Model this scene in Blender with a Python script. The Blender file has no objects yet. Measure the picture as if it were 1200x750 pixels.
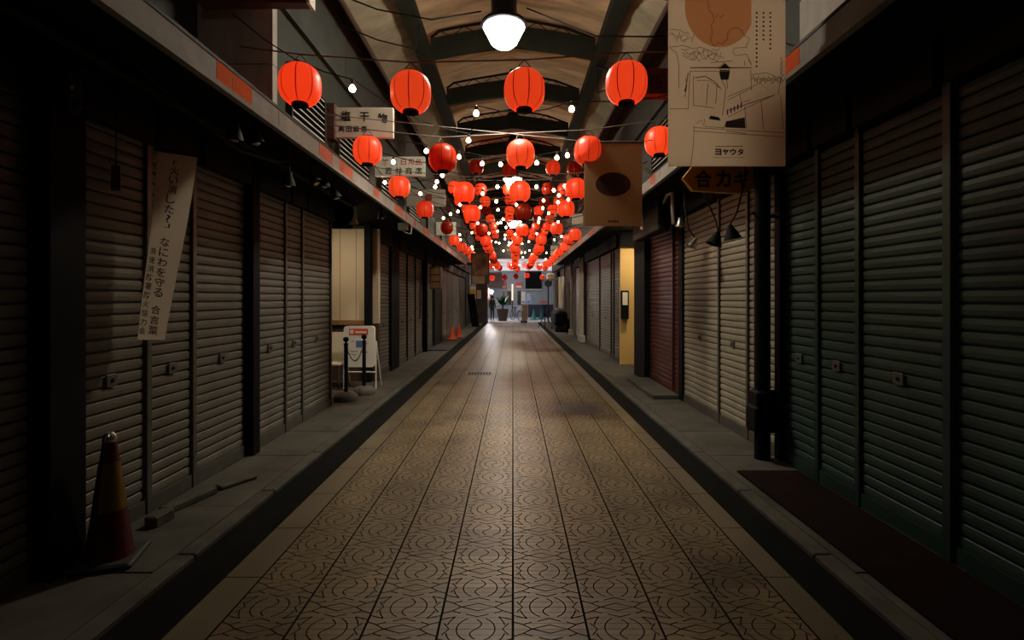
import bpy, math, random
from mathutils import Vector, Matrix
random.seed(7)
PI = math.pi
C = bpy.context.scene.collection
SC = bpy.context.scene

# ---------------------------------------------------------------- camera, world, exposure
F = 610.0                       # focal length in pixels of the 1200 px wide frame
cam_d = bpy.data.cameras.new('camera')
cam = bpy.data.objects.new('camera', cam_d); C.objects.link(cam)
cam.location = (0, 0, 1.5); cam.rotation_euler = (PI/2, 0, 0)
cam_d.sensor_width = 36; cam_d.lens = F/1200*36
cam_d.shift_x = -1/1200; cam_d.shift_y = -25/1200
cam_d.clip_start = 0.05; cam_d.clip_end = 200
SC.camera = cam
LAMP_POWER = 125.0               # radiance of the arcade lamps' glass bowls
LAMP_BEAM = 600.0               # watts of each lamp's downward beam
ADDED_NEAR_LAMP = 17.0  # radiance of the unseen lamp added behind the camera
ALCOVE_POWER = 120.0  # radiance of the lamps added inside the alcoves
BULB_POWER = 24.0
LANTERN_POWER = 0.72
w = bpy.data.worlds.new('night'); SC.world = w; w.use_nodes = True
w.node_tree.nodes['Background'].inputs[0].default_value = (.35, .42, .6, 1)
w.node_tree.nodes['Background'].inputs[1].default_value = 0.0015
vs = SC.view_settings
vs.view_transform = 'Standard'; vs.look = 'None'; vs.gamma = 1; vs.exposure = 0.0
vs.use_curve_mapping = False

# ---------------------------------------------------------------- helpers
def P(px, py, Y):               # where a line of sight meets the plane at distance Y
    return Vector(((px-601)/F*Y, Y, 1.5+(350-py)/F*Y))

def lnk(nt, a, b): nt.links.new(a, b)

def M(name, col, rough=.6, metal=0., var=.25, scale=6., bump=0., spec=.5, stretch=(1, 1, 1), emit=None, power=0., rvar=0., coat=0.):
    m = bpy.data.materials.new(name); m.use_nodes = True
    nt = m.node_tree; b = nt.nodes['Principled BSDF']
    b.inputs['Roughness'].default_value = rough
    b.inputs['Metallic'].default_value = metal
    b.inputs['Specular IOR Level'].default_value = spec
    b.inputs['Coat Weight'].default_value = coat
    if emit:
        b.inputs['Emission Color'].default_value = (*emit, 1)
        b.inputs['Emission Strength'].default_value = power
    tc = nt.nodes.new('ShaderNodeTexCoord'); mp = nt.nodes.new('ShaderNodeMapping')
    mp.inputs['Scale'].default_value = stretch
    lnk(nt, tc.outputs['Object'], mp.inputs['Vector'])
    n = nt.nodes.new('ShaderNodeTexNoise'); n.inputs['Scale'].default_value = scale
    n.inputs['Detail'].default_value = 5; n.inputs['Roughness'].default_value = .62
    lnk(nt, mp.outputs[0], n.inputs['Vector'])
    r = nt.nodes.new('ShaderNodeValToRGB')
    r.color_ramp.elements[0].position = .3; r.color_ramp.elements[1].position = .7
    r.color_ramp.elements[0].color = (*[c*(1-var) for c in col], 1)
    r.color_ramp.elements[1].color = (*[min(1, c*(1+var)) for c in col], 1)
    lnk(nt, n.outputs['Fac'], r.inputs[0]); lnk(nt, r.outputs[0], b.inputs['Base Color'])
    if rvar:
        mr = nt.nodes.new('ShaderNodeMapRange'); mr.inputs[1].default_value = .3; mr.inputs[2].default_value = .7
        mr.inputs[3].default_value = rough-rvar; mr.inputs[4].default_value = rough+rvar
        lnk(nt, n.outputs['Fac'], mr.inputs[0]); lnk(nt, mr.outputs[0], b.inputs['Roughness'])
    if bump:
        bp = nt.nodes.new('ShaderNodeBump'); bp.inputs['Strength'].default_value = bump; bp.inputs['Distance'].default_value = .02
        lnk(nt, n.outputs['Fac'], bp.inputs['Height']); lnk(nt, bp.outputs[0], b.inputs['Normal'])
    return m

class MB:
    def __init__(s): s.v = []; s.f = []; s.m = []
    def add(s, vs_, fs, mi=0):
        o = len(s.v); s.v += [tuple(p) for p in vs_]
        s.f += [[i+o for i in f] for f in fs]; s.m += [mi]*len(fs); return s
    def box(s, x0, x1, y0, y1, z0, z1, mi=0):
        return s.add([(x0,y0,z0),(x1,y0,z0),(x1,y1,z0),(x0,y1,z0),(x0,y0,z1),(x1,y0,z1),(x1,y1,z1),(x0,y1,z1)],
            [(3,2,1,0),(4,5,6,7),(0,1,5,4),(1,2,6,5),(2,3,7,6),(3,0,4,7)], mi)
    def bbox(s, x0, x1, y0, y1, z0, z1, b=.01, mi=0):     # box with chamfered vertical and top edges
        rings = []
        for z, k in ((z0, b), (z0+b, 0), (z1-b, 0), (z1, b)):
            a0, a1, c0, c1 = x0+k, x1-k, y0+k, y1-k; e = b*.7
            rings.append([(a0+e,c0,z),(a1-e,c0,z),(a1,c0+e,z),(a1,c1-e,z),(a1-e,c1,z),(a0+e,c1,z),(a0,c1-e,z),(a0,c0+e,z)])
        vs_ = [p for r in rings for p in r]; fs = [list(range(7,-1,-1)), [24+i for i in range(8)]]
        for k in range(3):
            for i in range(8):
                j = (i+1) % 8; fs.append((k*8+i, k*8+j, k*8+8+j, k*8+8+i))
        return s.add(vs_, fs, mi)
    def tube(s, pts, r, n=8, mi=0, closed=False):
        pts = [Vector(p) for p in pts]; rs = r if isinstance(r, (list, tuple)) else [r]*len(pts)
        vs_ = []; fs = []; N = len(pts); u = None
        for i, p in enumerate(pts):
            if closed: d = pts[(i+1) % N]-pts[i-1]
            else: d = pts[min(i+1, N-1)]-pts[max(i-1, 0)]
            d.normalize()
            if u is None:
                u = d.cross(Vector((0,0,1)) if abs(d.z) < .9 else Vector((1,0,0))).normalized()
            else:
                u = (u-d*u.dot(d)).normalized()
            v = d.cross(u)
            for k in range(n):
                a = 2*PI*k/n; vs_.append(p+(u*math.cos(a)+v*math.sin(a))*rs[i])
        for i in range(N if closed else N-1):
            for k in range(n):
                a = i*n+k; b = i*n+(k+1) % n; j = (i+1) % N
                fs.append((a, b, j*n+(k+1) % n, j*n+k))
        if not closed:
            fs.append(list(range(n-1, -1, -1))); fs.append([(N-1)*n+k for k in range(n)])
        return s.add(vs_, fs, mi)
    def lathe(s, prof, c=(0,0,0), n=24, mi=0, axis='z', angs=None, mis=None, caps=True):
        angs = angs or [2*PI*k/n for k in range(n)]; n = len(angs); c = Vector(c); vs_ = []
        for r, z in prof:
            for a in angs:
                p = Vector((r*math.cos(a), r*math.sin(a), z))
                if axis == 'y': p = Vector((p.x, p.z, p.y))
                if axis == 'x': p = Vector((p.z, p.x, p.y))
                vs_.append(p+c)
        fs = []; ms = []
        for i in range(len(prof)-1):
            for k in range(n):
                j = (k+1) % n; fs.append((i*n+k, i*n+j, (i+1)*n+j, (i+1)*n+k)); ms.append(mis[k] if mis else mi)
        if caps:
            fs.append(list(range(n-1, -1, -1))); fs.append([(len(prof)-1)*n+k for k in range(n)]); ms += [mi, mi]
        o = len(s.v); s.v += [tuple(p) for p in vs_]; s.f += [[i+o for i in f] for f in fs]; s.m += ms
        return s
    def ribbon(s, pts, wd, z, mi=0):                        # flat stroke on a horizontal surface
        n = len(pts); vs_ = []
        for i, p in enumerate(pts):
            a = pts[max(i-1, 0)]; b = pts[min(i+1, n-1)]; dx, dy = b[0]-a[0], b[1]-a[1]; l = math.hypot(dx, dy) or 1
            nx, ny = -dy/l*wd/2, dx/l*wd/2
            vs_ += [(p[0]-nx, p[1]-ny, z), (p[0]+nx, p[1]+ny, z)]
        return s.add(vs_, [(2*i, 2*i+2, 2*i+3, 2*i+1) for i in range(n-1)], mi)
    def stroke(s, pts, wd, O, U, V, mi=0):                  # flat stroke on any plane O + u*U + v*V
        O, U, V = Vector(O), Vector(U), Vector(V); n = len(pts); vs_ = []
        for i, p in enumerate(pts):
            a = pts[max(i-1, 0)]; b = pts[min(i+1, n-1)]; dx, dy = b[0]-a[0], b[1]-a[1]; l = math.hypot(dx, dy) or 1
            nx, ny = -dy/l*wd/2, dx/l*wd/2
            for sg in (-1, 1): vs_.append(O+U*(p[0]+sg*nx)+V*(p[1]+sg*ny))
        return s.add(vs_, [(2*i, 2*i+2, 2*i+3, 2*i+1) for i in range(n-1)], mi)
    def poly(s, pts, O, U, V, mi=0):
        O, U, V = Vector(O), Vector(U), Vector(V)
        return s.add([O+U*a+V*b for a, b in pts], [list(range(len(pts)))], mi)
    def build(s, name, mats, parent=None, smooth=False):
        me = bpy.data.meshes.new(name)
        off = parent_origin(parent) if parent else Vector((0,0,0))
        me.from_pydata([tuple(Vector(p)-off) for p in s.v], [], s.f)
        for m in (mats if isinstance(mats, (list, tuple)) else [mats]): me.materials.append(m)
        me.polygons.foreach_set('material_index', s.m)
        if smooth:
            me.polygons.foreach_set('use_smooth', [True]*len(me.polygons))
            me.set_sharp_from_angle(angle=.7)
        me.update()
        o = bpy.data.objects.new(name, me); C.objects.link(o)
        if parent: o.parent = parent
        return o

def parent_origin(p):
    v = Vector(p.location)
    while p.parent: p = p.parent; v += Vector(p.location)
    return v

def tag(o, label, cat, group=None):
    o['label'] = label; o['category'] = cat
    if group: o['group'] = group
    return o
def thing(name, label, cat, loc=(0,0,0), group=None):
    o = bpy.data.objects.new(name, None); C.objects.link(o); o.location = loc; o.empty_display_size = .1
    return tag(o, label, cat, group)
def struct(name, mb, mats, smooth=False):
    o = mb.build(name, mats, None, smooth); o['kind'] = 'structure'; return o
def dup(o, parent=None):
    c = o.copy(); C.objects.link(c)
    if parent: c.parent = parent
    for ch in list(o.children): dup(ch, c)
    return c

_tx = {}
def glyph(t, bold=.012):                                    # outline mesh of a word, scaled to the unit square later
    if (t, bold) in _tx: return _tx[(t, bold)]
    cu = bpy.data.curves.new('glyph', 'FONT'); cu.body = t; cu.offset = bold; cu.resolution_u = 3
    ob = bpy.data.objects.new('glyph', cu); C.objects.link(ob)
    dg = bpy.context.evaluated_depsgraph_get(); me = bpy.data.meshes.new_from_object(ob.evaluated_get(dg))
    vs_ = [v.co.copy() for v in me.vertices]; fs = [list(p.vertices) for p in me.polygons]
    bpy.data.objects.remove(ob); bpy.data.curves.remove(cu); bpy.data.meshes.remove(me)
    _tx[(t, bold)] = (vs_, fs); return vs_, fs
def letters(mb, items, O, U, V, mi=0, bold=.012):           # items: (text, centre u, centre v, width, height)
    O, U, V = Vector(O), Vector(U), Vector(V)
    for t, cu, cv, wd, ht in items:
        vs_, fs = glyph(t, bold)
        if not vs_: continue
        x0 = min(v.x for v in vs_); x1 = max(v.x for v in vs_); y0 = min(v.y for v in vs_); y1 = max(v.y for v in vs_)
        mb.add([O+U*(cu+((v.x-x0)/(x1-x0)-.5)*wd)+V*(cv+((v.y-y0)/max(1e-6, y1-y0)-.5)*ht) for v in vs_], fs, mi)
    return mb
X3, Y3, Z3 = Vector((1,0,0)), Vector((0,1,0)), Vector((0,0,1))

# ---------------------------------------------------------------- materials
m_tile = M('floor_tile', (.135,.098,.048), .40, 0, .36, 2.2, .04, .58, (1,.6,1), rvar=.05)
m_tile2 = M('border_tile', (.095,.072,.042), .32, 0, .2, 1.6, .03, .7, rvar=.06)
m_banner = M('banner_paper', (.40,.35,.27), .7, 0, .1, 3)
m_groove = M('floor_groove', (.010,.008,.007), .9, 0, .2, 20, 0, .05)
m_thin = M('floor_hairline', (.03,.023,.016), .7, 0, .2, 20)
m_gutter = M('gutter_stone', (.006,.006,.005), .95, 0, .3, 5, .15, .05)
m_walk = M('sidewalk_concrete', (.055,.05,.038), .85, 0, .35, 2.2, .25, .2)
m_kerb = M('kerb_stone', (.06,.055,.043), .85, 0, .3, 5, .2, .15)
m_pave = M('street_paving', (.5,.5,.56), .45, 0, .15, 1.2, .05)
m_dark = M('dark_metal', (.014,.013,.012), .65, .1, .3, 8, 0, .2)
m_black = M('black_paint', (.005,.005,.006), .7, 0, .2, 8, 0, .1)
m_wall = M('dirty_wall', (.05,.045,.038), .85, 0, .35, 3, .1)
m_upwall = M('green_grey_siding', (.015,.02,.014), .75, 0, .3, 3, .05)
m_band = M('grey_concrete', (.034,.037,.032), .8, 0, .35, 2.4, .15)
m_panel = M('grey_panel', (.36,.35,.31), .7, 0, .2, 2.5, .03, stretch=(3,3,.4))
m_louver = M('louver_metal', (.5,.52,.48), .5, .2, .15, 8)
m_shA = M('grey_beige_shutter', (.128,.12,.097), .5, .1, .22, 3.2, .02, .5, (1,1,.35))
m_shB = M('cream_shutter', (.26,.235,.17), .48, .1, .18, 3, .02, .5, (1,1,.35))
m_shR = M('maroon_shutter', (.085,.02,.016), .42, .1, .2, 3, .02, .5, (1,1,.35))
m_shG = M('green_shutter', (.02,.046,.034), .5, .1, .25, 3, .02, .5, (1,1,.35))
m_shD = M('brown_shutter', (.10,.078,.062), .5, .1, .25, 3, .02, .5, (1,1,.35))
m_shP = M('pale_shutter', (.28,.27,.24), .5, .1, .2, 3, .02, .5, (1,1,.35))
m_rail = M('shutter_rail', (.10,.094,.08), .4, .4, .2, 6)
m_railG = M('green_rail', (.018,.04,.03), .4, .3, .2, 6)
m_railR = M('maroon_rail', (.06,.014,.012), .4, .3, .2, 6)
m_beige = M('beige_plaster', (.62,.50,.36), .7, 0, .06, 2)
m_yellow = M('yellow_plaster', (.72,.47,.16), .6, 0, .05, 2)
m_wood = M('brown_wood', (.26,.14,.055), .55, 0, .3, 5, .05, stretch=(6,6,.8))
m_dwood = M('dark_wood', (.055,.03,.02), .6, 0, .3, 5, .05, stretch=(6,6,.8))
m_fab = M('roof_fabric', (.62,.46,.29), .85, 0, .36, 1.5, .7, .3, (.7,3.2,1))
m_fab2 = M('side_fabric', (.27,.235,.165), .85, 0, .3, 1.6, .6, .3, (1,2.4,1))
m_beam = M('roof_beam', (.016,.018,.012), .85, 0, .25, 4, 0, .15)
m_fasc = M('fascia_metal', (.26,.235,.21), .7, 0, .25, 3, .03, .2)
m_orange = M('orange_paint', (.80,.12,.015), .85, 0, .12, 5, 0, .1)
m_fred = M('fascia_red', (.48,.11,.06), .8, 0, .3, 4, 0, .15)  # dull red stretches along the fascia
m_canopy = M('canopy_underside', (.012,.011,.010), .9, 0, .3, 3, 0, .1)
m_rope = M('rope', (.13,.11,.085), .8, 0, .2, 20)
m_cable = M('cable', (.012,.012,.012), .9, 0, .1, 20, 0, .1)
m_white = M('white_board', (.82,.77,.68), .55, 0, .08, 3)
m_signw = M('sign_white', (.72,.66,.55), .55, 0, .12, 2.5)
m_signg = M('sign_pale_green', (.52,.56,.49), .55, 0, .14, 2.5)
m_ink = M('ink', (.012,.012,.012), .6, 0, .1, 9)
m_redink = M('red_ink', (.33,.035,.03), .6, 0, .15, 9)
m_paper = M('poster_paper', (.66,.52,.36), .8, 0, .05, 2)
m_kraft = M('brown_poster_paper', (.36,.235,.115), .8, 0, .05, 2)
m_sun = M('poster_sun', (.75,.34,.17), .8, 0, .06, 2)
m_disc = M('poster_disc', (.035,.006,.004), .8, 0, .3, 3)
m_line = M('poster_line', (.17,.12,.085), .8, 0, .1, 9)
m_pink = M('poster_pink', (.46,.21,.15), .8, 0, .1, 9)
m_keys = M('yellow_sign', (.62,.34,.03), .5, 0, .1, 4)
m_dred = M('dark_red_sign', (.10,.014,.012), .5, 0, .15, 4)
m_rbrown = M('red_brown_bracket', (.10,.04,.03), .6, 0, .3, 5)
m_cone = M('cone_dark_red', (.04,.003,.003), .22, 0, .15, 5)
m_coneo = M('cone_orange', (.75,.11,.03), .4, 0, .12, 5)
m_band_y = M('reflective_band', (.30,.19,.05), .28, .95, .1, 5)
m_rubber = M('black_rubber', (.012,.012,.012), .7, 0, .2, 9)
m_stone = M('base_stone', (.085,.07,.055), .85, 0, .35, 9, .5)
m_chair = M('beige_plastic', (.50,.43,.33), .45, 0, .06, 4)
m_redp = M('red_print', (.72,.09,.045), .5, 0, .06, 4)
m_blue = M('blue_print', (.10,.19,.42), .5, 0, .06, 4)
m_greyp = M('grey_print', (.32,.31,.30), .5, 0, .06, 4)
m_chrome = M('reflector', (.55,.53,.48), .25, .9, .08, 6)
m_steel = M('iron_cover', (.075,.07,.06), .5, .4, .25, 12, .2)
m_mat = M('dark_red_mat', (.010,.005,.004), 1.0, 0, .3, 9, .2, .05)
m_pipe = M('pale_pipe', (.42,.39,.33), .5, 0, .15, 4)
m_bglass = M('lamp_glass_dark', (.05,.05,.045), .12, 0, .1, 6, 0, .7)
m_socket = M('bulb_socket', (.03,.018,.012), .5, 0, .1, 9)
m_lamp = M('lamp_glow', (.9,.9,.9), .4, 0, 0, 5, emit=(1,.88,.69), power=LAMP_POWER)
m_lampcap = M('lamp_cap', (.012,.016,.024), .4, .4, .2, 6)
m_bulb = M('bulb_glow', (.9,.8,.6), .3, 0, 0, 5, emit=(1.0,.72,.40), power=BULB_POWER)

def translucent(m, col, k):
    nt = m.node_tree; b = nt.nodes['Principled BSDF']; o = nt.nodes['Material Output']
    tr = nt.nodes.new('ShaderNodeBsdfTranslucent'); tr.inputs[0].default_value = (*col, 1)
    mx = nt.nodes.new('ShaderNodeMixShader'); mx.inputs[0].default_value = k
    lnk(nt, b.outputs[0], mx.inputs[1]); lnk(nt, tr.outputs[0], mx.inputs[2]); lnk(nt, mx.outputs[0], o.inputs[0])
translucent(m_banner, (.62,.54,.42), .5); translucent(m_paper, (.95,.86,.72), .7); translucent(m_kraft, (.75,.50,.26), .4); translucent(m_sun, (.97,.56,.34), .75)
def lantern_mats():
    out = []
    for nm, col, em, pw in (('lantern_red', (.65,.035,.012), (1.0,.038,.006), LANTERN_POWER), ('lantern_seam', (.25,.01,.005), (.26,.003,.001), LANTERN_POWER)):
        m = M(nm, col, .42, 0, .08, 4, emit=em, power=pw, spec=.6)
        nt = m.node_tree; b = nt.nodes['Principled BSDF']
        oi = nt.nodes.new('ShaderNodeObjectInfo'); mr = nt.nodes.new('ShaderNodeMapRange')
        mr.inputs[3].default_value = pw*.6; mr.inputs[4].default_value = pw*1.25
        lnk(nt, oi.outputs['Random'], mr.inputs[0]); lnk(nt, mr.outputs[0], b.inputs['Emission Strength'])
        wn = nt.nodes.new('ShaderNodeTexWhiteNoise'); wn.noise_dimensions = '1D'; lnk(nt, oi.outputs['Random'], wn.inputs['W'])
        mc = nt.nodes.new('ShaderNodeMix'); mc.data_type = 'RGBA'; mc.inputs[6].default_value = (*em, 1); mc.inputs[7].default_value = (em[0]*.95, em[1]*1.9, em[2]*2.4, 1)
        lnk(nt, wn.outputs['Value'], mc.inputs[0]); lnk(nt, mc.outputs[2], b.inputs['Emission Color'])
        out.append(m)
    for nm, col in (('lantern_unlit', (.42,.035,.008)), ('lantern_unlit_seam', (.12,.008,.004))):
        m = M(nm, col, .35, 0, .1, 4); nt = m.node_tree; b = nt.nodes['Principled BSDF']
        tr = nt.nodes.new('ShaderNodeBsdfTranslucent'); tr.inputs[0].default_value = (*[min(1, c*1.8) for c in col], 1)
        mx = nt.nodes.new('ShaderNodeMixShader'); mx.inputs[0].default_value = .55
        out_n = nt.nodes['Material Output']
        lnk(nt, b.outputs[0], mx.inputs[1]); lnk(nt, tr.outputs[0], mx.inputs[2]); lnk(nt, mx.outputs[0], out_n.inputs[0])
        out.append(m)
    return out
m_lit, m_seam, m_unlit, m_unseam = lantern_mats()

# ---------------------------------------------------------------- the ground
T = .3375
def tile_variation(m):
    nt = m.node_tree; b = nt.nodes['Principled BSDF']; src = b.inputs['Base Color'].links[0].from_socket
    tc = nt.nodes.new('ShaderNodeTexCoord'); sp = nt.nodes.new('ShaderNodeVectorMath'); sp.operation = 'DIVIDE'; sp.inputs[1].default_value = (T, T, 1)
    fl = nt.nodes.new('ShaderNodeVectorMath'); fl.operation = 'FLOOR'; wn = nt.nodes.new('ShaderNodeTexWhiteNoise'); wn.noise_dimensions = '2D'
    lnk(nt, tc.outputs['Object'], sp.inputs[0]); lnk(nt, sp.outputs[0], fl.inputs[0]); lnk(nt, fl.outputs[0], wn.inputs['Vector'])
    cr = nt.nodes.new('ShaderNodeValToRGB'); cr.color_ramp.elements[0].color = (.62,.58,.50,1); cr.color_ramp.elements[1].color = (1.12,1.08,1.0,1)
    e = cr.color_ramp.elements.new(.12); e.color = (.85,.82,.8,1)
    lnk(nt, wn.outputs['Value'], cr.inputs[0]); mx = nt.nodes.new('ShaderNodeMix'); mx.data_type = 'RGBA'; mx.blend_type = 'MULTIPLY'; mx.inputs[0].default_value = 1
    lnk(nt, src, mx.inputs[6]); lnk(nt, cr.outputs[0], mx.inputs[7]); lnk(nt, mx.outputs[2], b.inputs['Base Color'])
tile_variation(m_tile)
def build_floor():
    mb = MB()
    mb.add([(-1.35,-2,0),(1.35,-2,0),(1.35,33,0),(-1.35,33,0)], [(0,1,2,3)], 0)
    zl = .0008
    for i in range(-4, 5):
        mb.ribbon([(i*T, -2), (i*T, 33)], .011, zl+.0004, 1)
    def arc(cx, cy, r, a0, a1, n=7, ky=1.): return [(cx+r*math.cos(math.radians(a0+(a1-a0)*k/n)), cy+ky*r*math.sin(math.radians(a0+(a1-a0)*k/n))) for k in range(n+1)]
    S = [(.075*math.sin(t*PI)*1.0, t*.21) for t in [k/5-1 for k in range(11)]]
    strokes = [S, arc(0,0,.26,118,242), arc(0,0,.26,-62,62), arc(0,0,.40,140,168,3), arc(0,0,.40,192,220,3), arc(0,0,.40,-40,-12,3), arc(0,0,.40,12,40,3),
        [(-.24,.5),(0,.41),(.24,.5),(0,.59),(-.24,.5)], [(-.5,.34),(-.36,.41),(-.24,.35)], [(.5,.34),(.36,.41),(.24,.35)],
        [(-.5,-.34),(-.36,-.41),(-.24,-.35)], [(.5,-.34),(.36,-.41),(.24,-.35)], [(-.44,-.12),(-.36,0),(-.44,.12)], [(.44,-.12),(.36,0),(.44,.12)], [(-.5,.2),(-.30,.27)], [(.5,.2),(.30,.27)], [(-.5,-.2),(-.30,-.27)], [(.5,-.2),(.30,-.27)], [(-.24,.5),(-.36,.41)], [(.24,.5),(.36,.41)], [(-.24,-.5),(-.36,-.41)], [(.24,-.5),(.36,-.41)], [(-.16,.33),(0,.27),(.16,.33)], [(-.16,-.33),(0,-.27),(.16,-.33)]]
    for i in range(-4, 4):
        cx = (i+.5)*T; off = .0 if i % 2 else .5
        for j in range(3, 66):
            cy = (j+off)*T; 
            for s_ in strokes:
                mb.ribbon([(cx+u*T, cy+v*T) for u, v in s_], .0062, zl, 1)
    j = 3*T
    while j < 33:
        for i in range(-4, 4):
            o = 0 if i % 2 else T/2
            mb.ribbon([(i*T, j+o), ((i+1)*T, j+o)], .004 if j < 12 else .007, zl*.6, 1 if j > 9 else 2)
            if j < 14:
                for q in (.125, .25, .375, .5, .625, .75, .875): mb.ribbon([(i*T, j+o+q*T), ((i+1)*T, j+o+q*T)], .0026, zl*.5, 2)
        j += T
    return struct('floor', mb, [m_tile, m_groove, m_thin])
build_floor()
for sd, nm in ((-1, 'left'), (1, 'right')):
    mb = MB(); a, b = (1.355, 1.545) if sd < 0 else (1.355, 1.5)
    y = -2
    while y < 33:
        mb.box(*sorted((sd*a, sd*b)), y+.004, y+.596, -.02, .002); y += .6
    struct('trim_'+('1' if sd < 0 else '2'), mb, m_tile2)
    g0, g1 = (1.55, 1.83) if sd < 0 else (1.505, 1.735)
    struct('gutter_'+nm, MB().box(*sorted((sd*g0, sd*g1)), -2, 33, -.05, -.004), m_gutter)
    mb = MB(); y = -2
    while y < 33:
        mb.bbox(*sorted((sd*g1, sd*(g1+.11))), y+.006, y+.994, -.05, .028, .008); y += 1.0
    struct('kerb_'+nm, mb, m_kerb)
    mb = MB(); y = -2; random.seed(3)
    while y < 33:
        L = random.choice((.9, 1.2, 1.5)); mb.box(*sorted((sd*(g1+.112), sd*(2.62 if sd < 0 else 2.56))), y+.006, y+L-.006, -.05, .024+random.random()*.004); y += L
    struct('sidewalk_'+nm, mb, m_walk)
struct('street', MB().box(-9, 9, 33.02, 43, -.05, 0), m_pave)

# ---------------------------------------------------------------- walls, canopies, roof
LX, RX = -2.52, 2.47
LB, LT, RB, RT = 2.79, 2.93, 2.95, 3.09
mb = MB()
mb.box(-2.9, -2.6, -2, 7.15, 0, LT); mb.box(-2.9, -2.6, 9.42, 33, 0, LT)
mb.box(-3.5, -3.4, 7.0, 9.5, 0, LT); mb.box(-3.4, -2.6, 7.05, 7.15, 0, LT)
struct('wall_left', mb, m_wall)
mb = MB()
mb.box(2.56, 2.85, -2, 10.2, 0, RT); mb.box(2.56, 2.85, 11.72, 33, 0, RT); mb.box(3.0, 3.1, 10.1, 11.9, 0, RT); mb.box(2.56, 3.0, 10.1, 10.2, 0, RT)
struct('wall_right', mb, m_wall)
struct('alcove_floor_left', MB().box(-3.4, -2.62, 7.15, 9.42, -.05, .03), m_walk)
struct('alcove_floor_right', MB().box(2.56, 3.0, 10.2, 11.72, -.05, .03), m_walk)
# end walls of the two alcoves, facing the camera
mb = MB().box(-3.4, -2.4, 9.32, 9.42, 1.06, 2.75)
for xx in (-3.1, -2.81): mb.box(xx, xx+.008, 9.318, 9.32, 1.12, 2.75, 1)
struct('wall_alcove_left', mb, [m_beige, m_line])
mb = MB().box(-3.4, -2.4, 9.30, 9.42, .03, 1.06); struct('wall_alcove_left_lower', mb, m_dwood)
struct('trim_3', MB().bbox(-3.4, -2.55, 9.25, 9.32, 1.03, 1.12, .008), m_wood)
struct('wall_alcove_right', MB().box(2.4, 3.0, 11.62, 11.72, .03, 2.66), m_yellow)
struct('wall_alcove_right_top', MB().box(2.38, 3.0, 11.5, 11.72, 2.66, 2.97), m_black)

def added_alcove_lamp(x, y, z, label, mt):  # unseen lamps, added only to brighten the alcove walls
    t = thing('added_ceiling_lamp', label, 'lamp', (x, y, z), 'unseen lamps added inside the alcoves')
    MB().lathe([(.12,z-.05),(.13,z-.03),(.13,z)], c=(x,y,0), n=24).build('housing', m_dark, t)
    MB().lathe([(.02,z-.075),(.08,z-.07),(.11,z-.05)], c=(x,y,0), n=24).build('diffuser', mt, t, True)
m_alc2 = M('alcove_glow_bright', (.9,.8,.6), .4, 0, 0, 5, emit=(1,.82,.55), power=ALCOVE_POWER*2)
m_alc = M('alcove_glow', (.9,.8,.6), .4, 0, 0, 5, emit=(1,.82,.55), power=ALCOVE_POWER)
added_alcove_lamp(-3.0, 8.3, LB+.03, 'unseen round lamp added to brighten the beige alcove, behind the canopy edge', m_alc)
added_alcove_lamp(2.75, 10.7, RB+.03, 'unseen round lamp added to brighten the yellow wall, behind the canopy edge', m_alc2)
# canopies over the shop fronts
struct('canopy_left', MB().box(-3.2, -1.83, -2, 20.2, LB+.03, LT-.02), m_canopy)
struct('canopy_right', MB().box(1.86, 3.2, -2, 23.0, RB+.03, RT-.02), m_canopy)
def fascia(name, x, zb, zt, sd, y0, yend, decals):
    mb = MB(); y = y0; k = 0
    while y < yend-.5:
        mb.box(x-.03, x+.03, y+.004, y+.821, zb, zt, 0); y += .825
    mb.box(*sorted((x, x+sd*.045)), -2, yend, zb-.02, zb+.012, 0)      # lower lip
    mb.box(x-.035, x+.035, -2, yend, zt, zt+.02, 2)
    for a, b, mi in decals:
        if b > yend: continue
        mb.box(*sorted((x+sd*.0305, x+sd*.0315)), a, b, zb+.013, zt-.002, mi)
    return struct(name, mb, [m_fasc, m_orange, m_dark, m_fred])
dl = [(3.11, 3.275, 1), (3.285, 3.53, 1), (4.76, 5.12, 3), (5.3, 5.75, 3), (6.6, 6.9, 3), (7.8, 8.4, 3), (8.6, 8.75, 3), (9.3, 9.5, 3), (10.2, 11.1, 3), (11.6, 12.9, 3)]
dr = [(3.27, 3.72, 1), (5.0, 5.2, 3), (5.5, 5.7, 3), (6.6, 6.8, 3), (7.4, 7.6, 3), (8.3, 9.0, 3), (9.9, 10.8, 3), (11.5, 12.4, 3)]
y = 13.2
while y < 31: dl.append((y, y+.9, 3)); dr.append((y+.3, y+1.1, 3)); y += 1.65
fascia('trim_4', -1.8, LB, LT, 1, -1.84, 20.2, dl)
fascia('trim_5', 1.83, RB, RT, -1, -1.6, 23.0, dr)

# upper storeys
mb = MB()
mb.box(-2.7, -2.4, 5.3, 32, LT-.02, 5.9); mb.box(-3.5, -3.15, -2, 5.3, LT-.02, 5.9)
struct('wall_left_upper', mb, m_upwall)
mb = MB().box(-3.15, -2.4, 5.2, 5.3, LT, 3.84).box(-3.15, -2.4, 5.2, 5.3, 3.85, 5.5)
struct('wall_left_return', mb, m_panel)
mb = MB(); y = 5.31
while y < 31.5: mb.box(-2.46, -2.34, y, y+1.99, 4.48, 5.12); y += 2.0
struct('concrete_band_left', mb, m_band)
struct('wall_left_attic', MB().box(-2.42, -2.38, 5.3, 32, 5.12, 5.7), m_dwood)
struct('wall_right_upper', MB().box(2.4, 2.7, -2, 32, RT-.02, 5.9), m_upwall)
mb = MB(); y = 1.2
while y < 31: mb.box(2.34, 2.46, y, y+1.99, 4.55, 5.12); y += 2.0
struct('concrete_band_right', mb, m_band)
mb = MB().box(2.37, 2.4, 3.2, 4.3, 3.15, 3.95); struct('wall_right_panel', mb, m_panel)
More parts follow.
